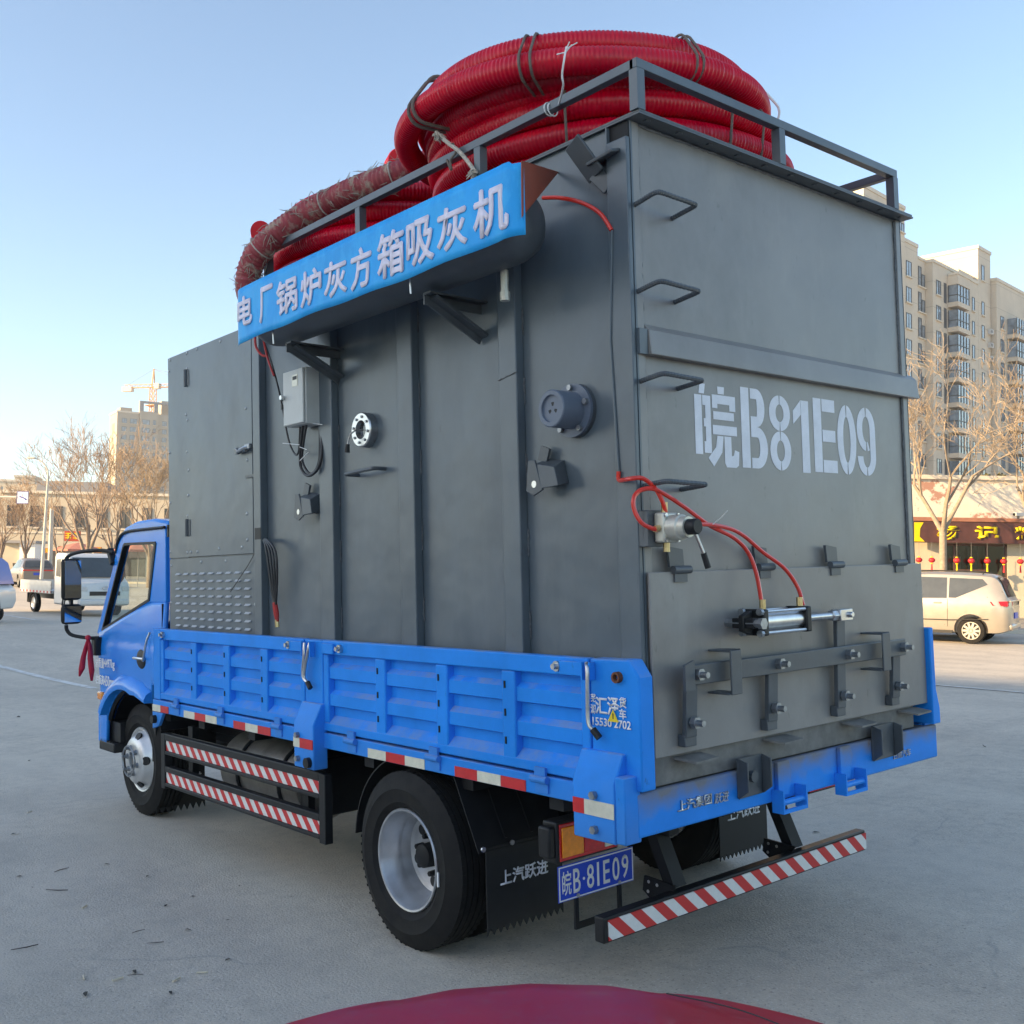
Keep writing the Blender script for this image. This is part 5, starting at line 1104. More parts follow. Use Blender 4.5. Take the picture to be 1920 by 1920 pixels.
# lanterns
M_lan = mat('red_lantern', (.55,.02,.03), .6, var=.1)
def lantern(u, i, lab):
    o_ = thing('red_lantern', lab, 'lantern', lmat(lvl(u, 37.3, 0), R(0)), 'red lanterns hanging under the shop sign')
    MB().sphere((0, 0, 2.12), .115, .115, .092, 14, 8).build('lantern_globe', M_lan, o_); MB().cyl((0, 0, 2.02), (0, 0, 1.99), .05, n=8).cyl((0, 0, 2.22), (0, 0, 2.25), .05, n=8).build('lantern_cap', M_yl, o_)
    MB().cyl((0, 0, 2.25), (0, 0, 2.76), .006, n=4).build('string', M_wframe, o_); MB().cyl((0, 0, 1.99), (0, 0, 1.72), .02, .035, n=6).build('tassel', M_yl if 1790 < u < 1860 else M_lan, o_)
    return o_
for i, (u, lab) in enumerate(((1724, 'red lantern nearest the grey box, first of the row under the shop sign'), (1748, 'second red lantern from the grey box under the shop sign'), (1769, 'red lantern half hidden behind the tree trunk by the shop'), (1795, 'red lantern just right of the tree trunk at the shop window'), (1822, 'red lantern at the middle of the dark shop window'), (1852, 'red lantern by the right jamb of the dark shop window'), (1883, 'red lantern on the cream wall right of the shop window'), (1914, 'red lantern at the right edge, last under the shop sign'))): lantern(u, i, lab)
SC = thing('security_camera', 'white security camera on the ledge above the shop sign', 'camera', lmat(lvl(1908, 37.4, 3.66), R(20)))
MB().box(-.16, .22, -.12, .02, .06, .20).build('camera_body', M_acw, SC, bevel=.02); MB().box(-.02, .04, -.08, -.02, -.02, .06).build('camera_foot', M_wframe, SC); MB().cyl((-.16, -.05, .13), (-.19, -.05, .13), .05, n=10).build('lens', M_black, SC)
# pavements
M_pave = mat('pavement', (.30,.285,.26), .9, var=.15, scale=1.5, bump=.3, bscale=30)
def slab(name, a0, a1, d0, d1, h0, h1, m_=M_pave):
    return tag(MB().hexa([LB(a0, d0, h0), LB(a1, d0, h0), LB(a1, d1, h0), LB(a0, d1, h0), LB(a0, d0, h1), LB(a1, d0, h1), LB(a1, d1, h1), LB(a0, d1, h1)]).build(name, m_, smooth=0), kind='structure')
slab('pavement', 0, 70, 30.0, 60, -.5, .11); slab('kerb', 0, 70, 29.8, 29.995, -.5, .12, M_coping); slab('pavement', -90, -14, 74, 140, -.5, .12); slab('kerb', -90, -14, 73.8, 73.995, -.5, .13, M_coping)

# --- bare trees
M_bark = mat('pale_bark', (.30,.24,.18), .95, var=.25, scale=8, bump=.5, bscale=25, dist=.01)
M_twig = mat('winter_twigs', (.34,.265,.19), .9, var=.2, scale=3)
M_bark2 = mat('grey_bark', (.22,.17,.135), .95, var=.25, scale=6)
M_twig2 = mat('brown_twigs', (.33,.24,.17), .9, var=.2, scale=2)
def tree(name, label, u, d, h, trunk, spread, seed, levels=6, rmin=.010, tr=.13, bark=None, twig=None, group='bare winter trees along the street', fork=3, yaw=0, sides=4, lean=0):
    r_ = random.Random(seed); root = thing(name, label, 'tree', lmat(lvl(u, d), yaw), group); big = MB(); fine = MB()
    def grow_(p, dr, L_, rad, lv):
        n = 4 if lv < 3 else 3; pts = [p]; d_ = dr.copy(); rs = [rad]
        for k in range(n):
            d_ = (d_+Vector((r_.uniform(-1, 1), r_.uniform(-1, 1), r_.uniform(-.35, .75)))*(.16 if lv < 3 else .24)).normalized(); pts.append(pts[-1]+d_*L_/n); rs.append(max(rmin, rad*(1-.42*(k+1)/n)))
        (big if lv < 3 else fine).tube(pts, rs, 6 if lv < 2 else sides if lv < 4 else 3, caps=False)
        if lv >= levels: return
        m_ = r_.choice((2, 3, 3)) if lv > 0 else fork
        for c_ in range(m_):
            a = r_.uniform(0, 6.28); t = r_.uniform(.45, 1.0) if c_ else 1.0; i = min(n, max(1, int(t*n+.5))); b = pts[i]
            tilt = r_.uniform(.25, .75)*spread if lv else r_.uniform(.4, .7)*spread
            if lv == 0: a = 6.28*c_/fork+r_.uniform(-.4, .4)
            s_ = d_.orthogonal().normalized(); s2 = d_.cross(s_); nd_ = (d_*math.cos(tilt)+(s_*math.cos(a)+s2*math.sin(a))*math.sin(tilt)+Vector((0, 0, .10))).normalized()
            grow_(b, nd_, L_*r_.uniform(.62, .86), max(rmin, rs[i]*r_.uniform(.62, .8)), lv+1)
    big.tube([(0, 0, -.15), (0, 0, .1), (lean*.3, 0, trunk*.6), (lean, 0, trunk)], [tr*1.5, tr*1.15, tr, tr*.92], 10, caps=False)
    L0 = (h-trunk)*.34
    for c_ in range(fork):
        a = 6.28*c_/fork+r_.uniform(-.3, .3)+.4; ti = r_.uniform(.28, .55)*spread
        grow_(Vector((lean, 0, trunk-.05)), Vector((math.sin(ti)*math.cos(a), math.sin(ti)*math.sin(a), math.cos(ti))), L0*r_.uniform(.85, 1.15), tr*.68, 1)
    big.build('trunk', bark or M_bark, root, smooth=60); fine.build('crown', twig or M_twig, root, smooth=60)
    return root
tree('bare_tree', 'pale bare tree forking in front of the shop with the brown sign', 1769, 32.5, 8.6, 2.95, 1.05, 21, 7, .0055, .115, fork=3)
tree('bare_tree', 'bare tree mostly hidden behind the right edge of the grey box', 1672, 34.5, 8.6, 2.9, 1.0, 5, 6, .009, .12)
tree('bare_tree', 'bare tree reaching in from the right edge behind the parked car', 1958, 33.5, 8.2, 2.8, 1.1, 8, 6, .009, .12)
tree('bare_tree', 'tall bare tree right of the street lamp, in front of the cream tower', 166, 58, 8.6, 1.6, .85, 31, 7, .009, .17, M_bark2, M_twig2, fork=4)
tree('bare_tree', 'bare tree beside the cab roof, in front of the grey tower side', 284, 64, 8.8, 1.8, .9, 37, 7, .010, .16, M_bark2, M_twig, fork=4)
tree('bare_tree', 'small bare tree just left of the red shop signboard', 112, 66, 6.2, 1.6, .7, 41, 5, .011, .10, M_bark2, M_twig2)
tree('bare_tree', 'bare street tree by the white kiosk at the left', 50, 72, 6.4, 1.9, .95, 43, 6, .011, .12, M_bark2, M_twig2, fork=4)
tree('bare_tree', 'bare street tree at the far left edge', 4, 70, 6.2, 1.8, .95, 47, 6, .011, .12, M_bark2, M_twig2, fork=4)
for k, (u, d, h, lab) in enumerate(((-12, 112, 8.4, 'distant bare tree furthest left behind the camera sign'), (22, 118, 8.8, 'distant bare tree behind the camera sign'), (64, 108, 8.6, 'distant bare tree left of the lamp pole'), (212, 84, 8.2, 'distant bare tree between the two tall left trees'))):
    tree('bare_tree', lab, u, d, h, 2.0, 1.0, 60+k, 5, .020, .16, M_bark2, M_twig2, fork=5, sides=3)
# evergreen behind the shop
EV = thing('evergreen_tree', 'olive green evergreen crown showing above the shop roof', 'tree', lmat(lvl(1858, 46.5), 0))
MB().tube([(0, 0, 0), (.1, 0, 3.5)], [.16, .10], 8).build('trunk', M_bark, EV)
r_ = random.Random(5); lf = MB()
for k in range(5200):
    a = r_.uniform(0, 6.28); el = r_.uniform(-.6, 1.3); rad = r_.uniform(.55, 1)**.5; p = Vector((1.45*rad*math.cos(a)*math.cos(el), 1.3*rad*math.sin(a)*math.cos(el), 4.9+1.05*rad*math.sin(el)+.2*math.sin(a*5)))
    n = Vector((r_.uniform(-1, 1), r_.uniform(-1, 1), r_.uniform(-.3, 1))).normalized(); e = n.orthogonal().normalized()*r_.uniform(.05, .10); f_ = n.cross(e)*.45; lf.add([p-e, p+f_, p+e, p-f_], [(0,1,2,3)])
lf.build('crown', mat('olive_leaf', (.085,.075,.022), .7, var=.4, scale=4), EV, smooth=0)
# --- left side: tower under construction, crane, low buildings
TW = thing('apartment_tower', 'cream and grey apartment tower far off under a tower crane', 'building', lmat(lvl(213, 370), R(32)))
M_twr = mat('tower_render', (.40,.36,.30), .9, var=.06, scale=.2)
bx(TW, 'wall', M_twr, 0, 7.5, 0, 12.5, 0, 53.5); bx(TW, 'wall', M_twr, 7.55, 14, -.6, 12.5, 0, 54.5); bx(TW, 'wall', M_twr, 14.05, 34, .3, 12.5, 0, 54.0)
bx(TW, 'coping', M_coping, -.2, 7.5, -.2, 12.6, 53.5, 54.1)
for (x0, x1) in ((7.6, 9.0), (12.8, 14.0), (18, 19.4), (23, 24)): bx(TW, 'roof_frame_post', M_greyw, x0, x1, .2, 1.6, 54.5, 57.6)
bx(TW, 'roof_frame_beam', M_greyw, 7.6, 24, .2, 1.6, 57.61, 58.3); bx(TW, 'roof_room', M_twr, 2, 6, 5, 10, 54.11, 56); bx(TW, 'roof_room', M_twr, 16, 28, 4, 10, 54.1, 59.5)
for k in range(14):
    z = 49.8-2.95*k
    for (x, w_) in ((1.6, 1.7), (4.4, 2.3)): window(TW, x, 0, z, w_, 1.7)
    for (x, w_) in ((8.4, 2.6), (12.2, 1.0)): window(TW, x, -.6, z, w_, 1.7)
    for (x, w_) in ((15.6, 1.6), (19.5, 1.8), (24, 1.6)): window(TW, x, .3, z, w_, 1.7)
for k in range(4): bx(TW, 'wall_character_panel', mat('tan_panel', (.36,.29,.2), .9) if k == 0 else bpy.data.materials['tan_panel'], -.06, -.005, 4.2, 8.0, 46.5-5.6*k, 50-5.6*k)
CR = thing('tower_crane', 'orange tower crane standing above the far apartment tower', 'crane', lmat(lvl(279, 392), R(-12)))
M_crane = mat('crane_orange', (.55,.28,.10), .7, var=.2, scale=.5)
mz = MB(); hw = .9
for z in range(44, 66, 2):
    for (sx, sy) in ((-1, -1), (1, -1), (1, 1), (-1, 1)): mz.bar((sx*hw, sy*hw, z), (sx*hw, sy*hw, z+2), .22, .22)
    mz.bar((-hw, -hw, z), (hw, -hw, z+2), .14, .14).bar((hw, hw, z), (-hw, hw, z+2), .14, .14).bar((hw, -hw, z), (hw, hw, z+2), .14, .14).bar((-hw, hw, z), (-hw, -hw, z+2), .14, .14).bar((-hw, -hw, z), (hw, -hw, z), .12, .12)
mz.build('mast', M_crane, CR, smooth=0)
for (z, r_) in ((52, 2.6), (55.5, 2.4), (59, 2.2)): MB().box(-r_, r_, -r_, r_, z, z+.25).build('mast_collar', M_crane, CR, smooth=0)
jb = MB()
for k in range(22):
    x = -12+2*k; jb.bar((x, -.6, 66), (x+2, -.6, 66), .22, .22).bar((x, .6, 66), (x+2, .6, 66), .22, .22).bar((x, 0, 67.2), (x+2, 0, 67.2), .22, .22).bar((x, -.6, 66), (x+1, 0, 67.2), .13, .13).bar((x+1, 0, 67.2), (x+2, -.6, 66), .13, .13)
jb.build('jib', M_crane, CR, smooth=0)
MB().bar((-.7, 0, 66), (0, 0, 73), .3, .3).bar((.7, 0, 66), (0, 0, 73), .3, .3).bar((0, -.7, 66), (0, 0, 73), .2, .2).bar((-.35, 0, 69.5), (.35, 0, 69.5), .2, .2).build('apex', M_crane, CR, smooth=0)
MB().box(-12.4, -8.5, -1, 1, 64.6, 66.4).build('counterweight', M_coping, CR, smooth=0); MB().box(1.0, 2.8, -1.2, .8, 65.4, 67.4).build('operator_cab', M_coping, CR, smooth=0)
MB().tube([(0, 0, 72.9), (-10.5, 0, 67.2)], .07, 4).tube([(0, 0, 72.9), (14, 0, 67.2)], .07, 4).tube([(0, 0, 72.9), (26, 0, 67.2)], .07, 4).build('pendant_lines', M_greyw, CR)
# low shop building
LS = thing('shop_terrace', 'two storey cream terrace with dark tall windows behind the left trees', 'building', lmat(lvl(200, 96), R(8)))
bx(LS, 'wall', M_cream, -9.2, 16, 0, 10, 0, 7.5); bx(LS, 'cornice', M_coping, -9.4, 16.2, -.25, 10.2, 7.5, 7.75); bx(LS, 'string_course', M_coping, -9.3, 16.1, -.08, 0, 3.9, 4.05)
for k in range(11): window(LS, -8.6+k*1.95, 0, 4.5, .85, 1.9, pane=M_pane2)
for k in range(8): bx(LS, 'shopfront_opening', M_pane2, -8.8+k*2.6, -6.9+k*2.6, -.03, -.001, .15, 2.4)
LS2 = thing('grey_terrace', 'grey brown building behind the tall left tree', 'building', lmat(lvl(150, 150), R(10)))
bx(LS2, 'wall', M_greyw, -6, 3.5, 0, 10, 0, 12.6); bx(LS2, 'wall', M_cream, -10.5, -6.05, .3, 10, 0, 12.0)
for k in range(3):
    for j in range(4): window(LS2, -5.2+j*2.1, 0, 9.6-3*k, 1.2, 1.6)
for (u, d, w_, h_, m_, lab) in ((12, 300, 16, 22, M_greyw, 'pale grey far block at the left horizon'), (43, 260, 4.6, 21.5, M_cream, 'small cream far block left of the lamp pole'), (-8, 240, 10, 19, M_cream, 'cream far block at the left edge of the view')):
    o_ = thing('distant_building', lab, 'building', lmat(lvl(u, d), R(15)), None); bx(o_, 'wall', m_, -w_/2, w_/2, 0, 10, 0, h_); bx(o_, 'coping', M_coping, -w_/2-.2, w_/2+.2, -.2, 10.2, h_, h_+.5)
    for k in range(4):
        for j in range(int(w_/2.6)): window(o_, -w_/2+.6+j*2.6, 0, h_-2.8-3*k, 1.4, 1.6)
# shop signs (illegible at this distance)
M_rs = mat('red_sign', (.45,.06,.03), .6, var=.15); M_ob = mat('orange_sign', (.55,.20,.05), .6, var=.15)
def sign(u, d, z, w_, h_, m_, lab, posts=False):
    o_ = thing('shop_signboard', lab, 'sign', lmat(lvl(u, d), R(8))); bx(o_, 'board', m_, -w_/2, w_/2, 0, .2, z, z+h_, bevel=.02); n = max(2, int(w_/.5)); r_ = random.Random(int(u*7))
    for k in range(n):
        x = -w_/2+w_*(k+.5)/n; c_ = w_/n*.36; q = MB()
        for j in range(3): zz = z+h_*(.28+.22*j); q.box(x-c_, x+c_, -.02, -.002, zz, zz+h_*.09)
        q.box(x-c_*.25, x+c_*.25, -.024, -.021, z+h_*.22, z+h_*.80); q.build('character_strokes', M_yl, o_, smooth=0)
    if posts:
        for s_ in (-.3, .3): bx(o_, 'sign_post', M_greyw, s_*w_-.05, s_*w_+.05, .05, .15, 0, z)
sign(136.5, 84, 3.05, 1.2, .82, M_rs, 'large red signboard with yellow characters beside the tall tree'); sign(117.5, 80, 2.15, .52, .46, M_ob, 'small orange sign just below left of the large red signboard', True)
sign(181, 88, 2.2, .95, .48, M_ob, 'orange shop sign right of the tall tree trunk'); sign(69, 84, 1.75, .36, .46, M_ob, 'small orange sign at the right end of the white kiosk', True); sign(87, 88, 2.1, .5, .42, M_ob, 'orange shop sign between the two pale poles')
KS = thing('white_kiosk', 'plain white kiosk wall behind the parked grey car', 'kiosk', lmat(lvl(53, 78), R(5))); bx(KS, 'kiosk_wall', M_white, -.55, .55, 0, 2, 0, 2.75); bx(KS, 'kiosk_roof', M_greyw, -2.2, .7, -.3, 2.2, 2.76, 2.95); bx(KS, 'kiosk_side', M_cream, -2.1, -.56, .2, 2, 0, 2.75)
M_can = mat('red_canvas', (.50,.20,.15), .85, var=.12)
for (u, d, w_, lab) in ((148, 70, 2.6, 'faded red market parasol left of the truck cab roof'), (262, 66, 2.6, 'faded red market parasol seen through the cab window')):
    o_ = thing('market_parasol', lab, 'parasol', lmat(lvl(u, d), 0)); MB().cyl((0, 0, 0), (0, 0, 2.75), .03, n=6).build('parasol_pole', M_greyw, o_)
    MB().lathe([(.03,.45),(w_*.3,.28),(w_*.62,.0),(w_*.62,-.12)], (0, 0, 2.3), (0, 0, 1), 8).build('parasol_canopy', M_can, o_, smooth=0)
# poles
M_pole = mat('pale_pole', (.50,.48,.43), .6, var=.08)
SL = thing('street_lamp', 'pale street lamp with curved arm among the left trees', 'lamp', lmat(lvl(83, 55), 0)); MB().tube([(-.05, 0, 0), (.12, 0, 6.0)], [.10, .06], 8).build('lamp_pole', M_pole, SL)
MB().tube(bez([(.12, 0, 5.9), (.05, 0, 6.35), (-.25, 0, 6.72), (-.62, 0, 6.9)], 6), .035, 6).build('lamp_arm', M_pole, SL); MB().box(-1.0, -.58, -.1, .1, 6.86, 6.95).build('lamp_head', M_pole, SL, bevel=.02)
PL = thing('utility_pole', 'thick pale pole standing between the lamp and the small tree', 'pole', lmat(lvl(96.5, 62), 0)); MB().tube([(0, 0, 0), (0, 0, 4.6)], [.15, .12], 8).build('pole', M_pole, PL)
CS = thing('camera_sign', 'white square sign with blue camera symbol on a horizontal arm', 'sign', lmat(lvl(40.5, 48), R(-4)))
h0 = (1046-945)/FPX*48+1.70; bx(CS, 'sign_plate', M_white, -.27, .27, 0, .03, h0, h0+.56, bevel=.02)
M_sb = mat('sign_blue', (.03,.06,.32), .5); MB().holed([(-.27, h0), (.27, h0), (.27, h0+.56), (-.27, h0+.56)], [[(-.245, h0+.025), (-.245, h0+.535), (.245, h0+.535), (.245, h0+.025)]], 'y', -.006, -.001).build('sign_border', M_sb, CS, smooth=0)
MB().prism([(-.17, h0+.30), (.10, h0+.21), (.12, h0+.27), (-.14, h0+.36)], 'y', -.006, -.001).prism([(.10, h0+.17), (.20, h0+.14), (.20, h0+.22), (.12, h0+.26)], 'y', -.008, -.003).box(-.02, .0, -.006, -.001, h0+.33, h0+.45).build('camera_symbol', M_sb, CS, smooth=0)
MB().tube([(-.28, .015, h0+.30), (-4.5, .015, h0+.32), (-4.5, .015, -.1)], .05, 8).build('sign_arm', M_pole, CS)

# --- vehicles
def lerpf(tab, x):            # cubic through a table, tangents limited so that it does not overshoot
    n = len(tab)
    if x <= tab[0][0]: return tab[0][1]
    if x >= tab[-1][0]: return tab[-1][1]
    sl_ = [(tab[i+1][1]-tab[i][1])/(tab[i+1][0]-tab[i][0]) for i in range(n-1)]
    def tg(i):
        if i == 0: return sl_[0]
        if i == n-1: return sl_[-1]
        a, b = sl_[i-1], sl_[i]; return 0 if a*b <= 0 else 2*a*b/(a+b)
    for i in range(n-1):
        if x <= tab[i+1][0]:
            h = tab[i+1][0]-tab[i][0]; t = (x-tab[i][0])/h; m0, m1 = tg(i)*h, tg(i+1)*h
            return (2*t**3-3*t*t+1)*tab[i][1]+(t**3-2*t*t+t)*m0+(-2*t**3+3*t*t)*tab[i+1][1]+(t**3-t*t)*m1
M_tglass = mat('car_glass', (.07,.078,.08), .05, var=.2, scale=2, spec=.9); M_trim = mat('car_trim', (.02,.02,.02), .5)
M_hub = mat('alloy_wheel', (.50,.48,.42), .4, metal=.6, var=.1)
def car(name, label, M_, paint, sill, beltt, roof, plan, wheels, side_win, rear_win, front_win, wr=.31, tail=None, group=None, cab_in=.24, extras=None):
    root = thing(name, label, 'car', M_, group); x0, x1 = plan[0][0], plan[-1][0]
    xs = sorted(set([round(x0+(x1-x0)*i/60, 4) for i in range(61)]+[round(x1-.5*(1-math.sin(k*.0654)), 4) for k in range(24)]+[x1])); q = MB(); rows = []
    def sect(x):
        w_ = lerpf(plan, x); zs, zb, zr = lerpf(sill, x), lerpf(beltt, x), max(lerpf(roof, x), lerpf(beltt, x)+.015); k = min(1, (zr-zb)/.5); wt = w_*(.965-cab_in*k)
        pts = [(w_*.80, zs), (w_*.93, zs+.02), (w_*.975, zs+(zb-zs)*.22), (w_*1.0, zs+(zb-zs)*.5), (w_*.995, zs+(zb-zs)*.78), (w_*.965, zb), (w_*.965+(wt-w_*.965)*.5, zb+(zr-zb)*.5), (wt, zr-.05*k-.004), (wt-.07*(.4+k), zr-.008), (wt*.55, zr+.012), (0, zr+.02)]
        return pts
    vs = []; N = None
    for x in xs:
        s_ = sect(x); full = [(x, y, z) for (y, z) in s_]+[(x, -y, z) for (y, z) in s_[-2::-1]]; N = len(full); vs += full
    fs = [(i*N+j, i*N+j+1, (i+1)*N+j+1, (i+1)*N+j) for i in range(len(xs)-1) for j in range(N-1)]+[(i*N+N-1, i*N, (i+1)*N, (i+1)*N+N-1) for i in range(len(xs)-1)]+[tuple(range(N)), tuple((len(xs)-1)*N+j for j in range(N))]
    q.add(vs, fs); body = q.build('car_body', paint, root, smooth=38)
    wmax = max(p[1] for p in plan)
    # cut the wheel arches
    cut = MB()
    for wx in wheels:
        for s_ in (1, -1): cut.cyl((wx, s_*(wmax-.30), wr+.02), (wx, s_*(wmax+.3), wr+.02), wr*1.2, n=28)
    cu = cut.build('cutter', None, root); bo = body.modifiers.new('b', 'BOOLEAN'); bo.operation = 'DIFFERENCE'; bo.object = cu; bo.solver = 'EXACT'
    me = bpy.data.meshes.new_from_object(body.evaluated_get(bpy.context.evaluated_depsgraph_get())); body.modifiers.clear(); body.data = me; me.shade_smooth(); me.set_sharp_from_angle(angle=R(38)); bpy.data.objects.remove(cu)
    def ysurf(x, z):
        s_ = sect(x)
        for (ya, za), (yb, zb) in zip(s_, s_[1:]):
            if za <= z <= zb and zb > za: return ya+(yb-ya)*(z-za)/(zb-za)
        return s_[-3][0]
    for pl in side_win:
        for s_ in (1, -1):
            def dense(pl):
                out = []
                for a, b in zip(pl, pl[1:]+pl[:1]):
                    for k in range(4): out.append((a[0]+(b[0]-a[0])*k/4, a[1]+(b[1]-a[1])*k/4))
                return out
            g_ = MB(); pts = dense(pl); cx = sum(p[0] for p in pts)/len(pts); cz = sum(p[1] for p in pts)/len(pts); vs = [(x, s_*(ysurf(x, z)+.007), z) for x, z in pts]+[(cx, s_*(ysurf(cx, cz)+.007), cz)]; n = len(pts)
            g_.add(vs, [(i, (i+1) % n, n) for i in range(n)]); g_.build('side_window', M_tglass, root, smooth=60)
    def top_pane(xa, xb, f, nm):
        g_ = MB(); vs = []; n = 6
        for i in range(n+1):
            x = xa+(xb-xa)*i/n; s_ = sect(x); d = .010
            for yy in (-f, -f*.5, 0, f*.5, f): vs.append((x+(d if xb > 0 else -d), yy*s_[7][0], s_[-1][1]-.014*abs(yy)/f+d))
        g_.add(vs, [(i*5+j, i*5+j+1, (i+1)*5+j+1, (i+1)*5+j) for i in range(n) for j in range(4)]); g_.build(nm, M_tglass, root, smooth=60)
    if rear_win: top_pane(*rear_win, .86, 'rear_window')
    if front_win: top_pane(*front_win, .88, 'windscreen')
    for wx in wheels:
        for s_ in (1, -1):
            o = (wx, s_*(lerpf(plan, wx)-.02), wr)
            t_ = MB().lathe([(wr*.66,.03),(wr*.70,.0),(wr*.95,.005),(wr,.04),(wr,.17),(wr*.95,.2),(wr*.66,.2),(wr*.66,.03)], o, (0, -s_, 0), 30).build('wheel', M_rubber, root)
            MB().lathe([(wr*.67,.03),(wr*.66,.02),(wr*.60,.045),(.001,.045)], o, (0, -s_, 0), 24).build('rim_dish', M_trim, t_)
            sp = MB(); 
            for k in range(10): a = 2*math.pi*k/10; dd = Vector((math.cos(a), 0, math.sin(a))); c_ = Vector(o)-Vector((0, s_*.022, 0)); sp.bar(c_+dd*.03, c_+dd*wr*.63, .05, .02, up=(0, 1, 0))
            sp.lathe([(wr*.67,.018),(wr*.61,.018),(wr*.61,.04)], o, (0, -s_, 0), 24).cyl(Vector(o)-Vector((0, s_*.012, 0)), Vector(o)-Vector((0, s_*.03, 0)), .05, n=10); sp.build('rim', M_hub, t_)
    for s_ in (1, -1):
        for (x, z, l_) in (extras or {}).get('handles', []): MB().box(x, x+.18, s_*(ysurf(x, z)+.012)-.012, s_*(ysurf(x, z)+.012)+.012, z, z+.03).build('door_handle', paint, root, bevel=.006)
        for (x, za, zb) in (extras or {}).get('seams', []):
            g_ = MB(); zz = [za+(zb-za)*k/8 for k in range(9)]; g_.tube([(x, s_*(ysurf(x, z)+.001), z) for z in zz], .005, 4); g_.build('door_seam', M_trim, root)
        if tail: 
            g_ = MB(); pl = tail; vs = [(x, s_*(ysurf(x, z)+.010), z) for x, z in pl]; n = len(pl); vs2 = [(min(x, x0+.01)-.012, s_*(ysurf(x0+.02, z)*.72), z) for x, z in pl]
            g_.add(vs, [tuple(range(n))]); g_.build('tail_light', M_redlens, root, smooth=0)
    return root, ysurf
M_gold = mat('champagne_paint', (.47,.42,.35), .3, metal=.55, var=.04, coat=.6); M_suvp = mat('grey_car_paint', (.20,.18,.165), .3, metal=.4, var=.04, coat=.6)
mp, ysf = car('parked_car', 'champagne gold people carrier parked in sunshine by the shop', lmat(lvl(1832, 26)+RL*(-.839*1.36)+FH*(.545*1.36), R(147)), M_gold,
  [(-2.2,.34),(-1.9,.26),(1.9,.24),(2.2,.30)], [(-2.22,1.02),(-2.0,1.06),(0,1.0),(1.1,.95),(1.9,.84),(2.2,.70)], [(-2.22,1.03),(-2.16,1.10),(-1.93,1.58),(-1.75,1.66),(-.6,1.70),(.35,1.66),(.60,1.58),(1.45,.99),(2.0,.87),(2.2,.71)],
  [(-2.22,.70),(-2.12,.83),(-1.8,.875),(0,.89),(1.4,.87),(1.9,.78),(2.1,.62),(2.2,.40)], (-1.36, 1.36),
  [[(-1.72,1.42),(-1.02,1.09),(-.86,1.09),(-.86,1.57),(-1.60,1.55)], [(-.82,1.08),(-.80,1.575),(.02,1.585),(.10,1.06)], [(.14,1.055),(.08,1.58),(.42,1.54),(1.10,1.05)]], (-2.15, -1.90), (.62, 1.42), .315,
  tail=[(-2.19,1.02),(-1.78,1.02),(-1.84,.93),(-2.15,.90)], extras=dict(handles=[(-.70, .95, 0), (.20, .93, 0)], seams=[(-.84, .40, 1.06), (.10, .36, 1.05)]))
for s_ in (1, -1): MB().tube(bez([(-1.6, s_*.58, 1.66), (-1.5, s_*.585, 1.715), (-.5, s_*.595, 1.74), (.3, s_*.58, 1.71), (.4, s_*.57, 1.67)], 6), .018, 6).build('roof_rail', M_trim, mp)
MB().box(-2.242, -2.20, -.80, .80, 1.02, 1.06).build('rear_spoiler_lip', M_gold, mp, bevel=.01)
for s_ in (1, -1): MB().add([(-2.20, s_*.50, .93), (-2.215, s_*.50, 1.03), (-2.13, s_*.80, 1.04), (-1.95, s_*.872, 1.03), (-2.0, s_*.878, .93), (-2.14, s_*.82, .92)], [(0,1,2,5),(5,2,3,4)]).build('tail_light', M_redlens, mp, M=Matrix.Diagonal((1.012, 1.03, 1, 1)))
for s_ in (1, -1): MB().tube([(-1.75, s_*.885, .60), (-.9, s_*.905, .56), (1.0, s_*.90, .55)], .012, 5).build('side_moulding', M_trim, mp); MB().box(-.95, .95, s_*.84-.03, s_*.84+.03, .24, .31).build('sill_trim', M_trim, mp)
MB().box(-2.245, -2.225, -.26, .26, .62, .76).build('number_plate', M_plate, mp); MB().box(-2.26, -2.16, -.72, .72, .36, .50).build('rear_bumper', M_gold, mp, bevel=.04); MB().box(-2.255, -2.22, .45, .68, .40, .45).build('rear_reflector', M_redlens, mp)
M_dkp = mat('dark_car_paint', (.02,.022,.025), .25, var=.05, coat=.8)
sed = dict(sill=[(-2.3,.34),(-1.9,.24),(1.9,.22),(2.3,.30)], beltt=[(-2.3,.86),(-2.1,.96),(-1.2,.96),(.9,.92),(1.8,.82),(2.3,.66)], roof=[(-2.3,.87),(-2.15,1.0),(-1.65,1.02),(-.95,1.38),(-.4,1.44),(.3,1.42),(1.15,.97),(1.9,.85),(2.3,.67)],
  plan=[(-2.3,.62),(-2.2,.78),(-1.8,.87),(0,.89),(1.4,.87),(1.9,.80),(2.15,.66),(2.3,.42)], wheels=(-1.35, 1.38), side_win=[[(-1.25,1.04),(-.85,1.33),(-.22,1.37),(-.18,.99)], [(-.12,.985),(-.16,1.37),(.32,1.35),(.92,.97)]], rear_win=(-1.62, -.95), front_win=(.32, 1.12))
car('parked_car', 'black car roof showing behind the champagne people carrier', lmat(lvl(1706, 28.6), R(160)), M_dkp, **sed)
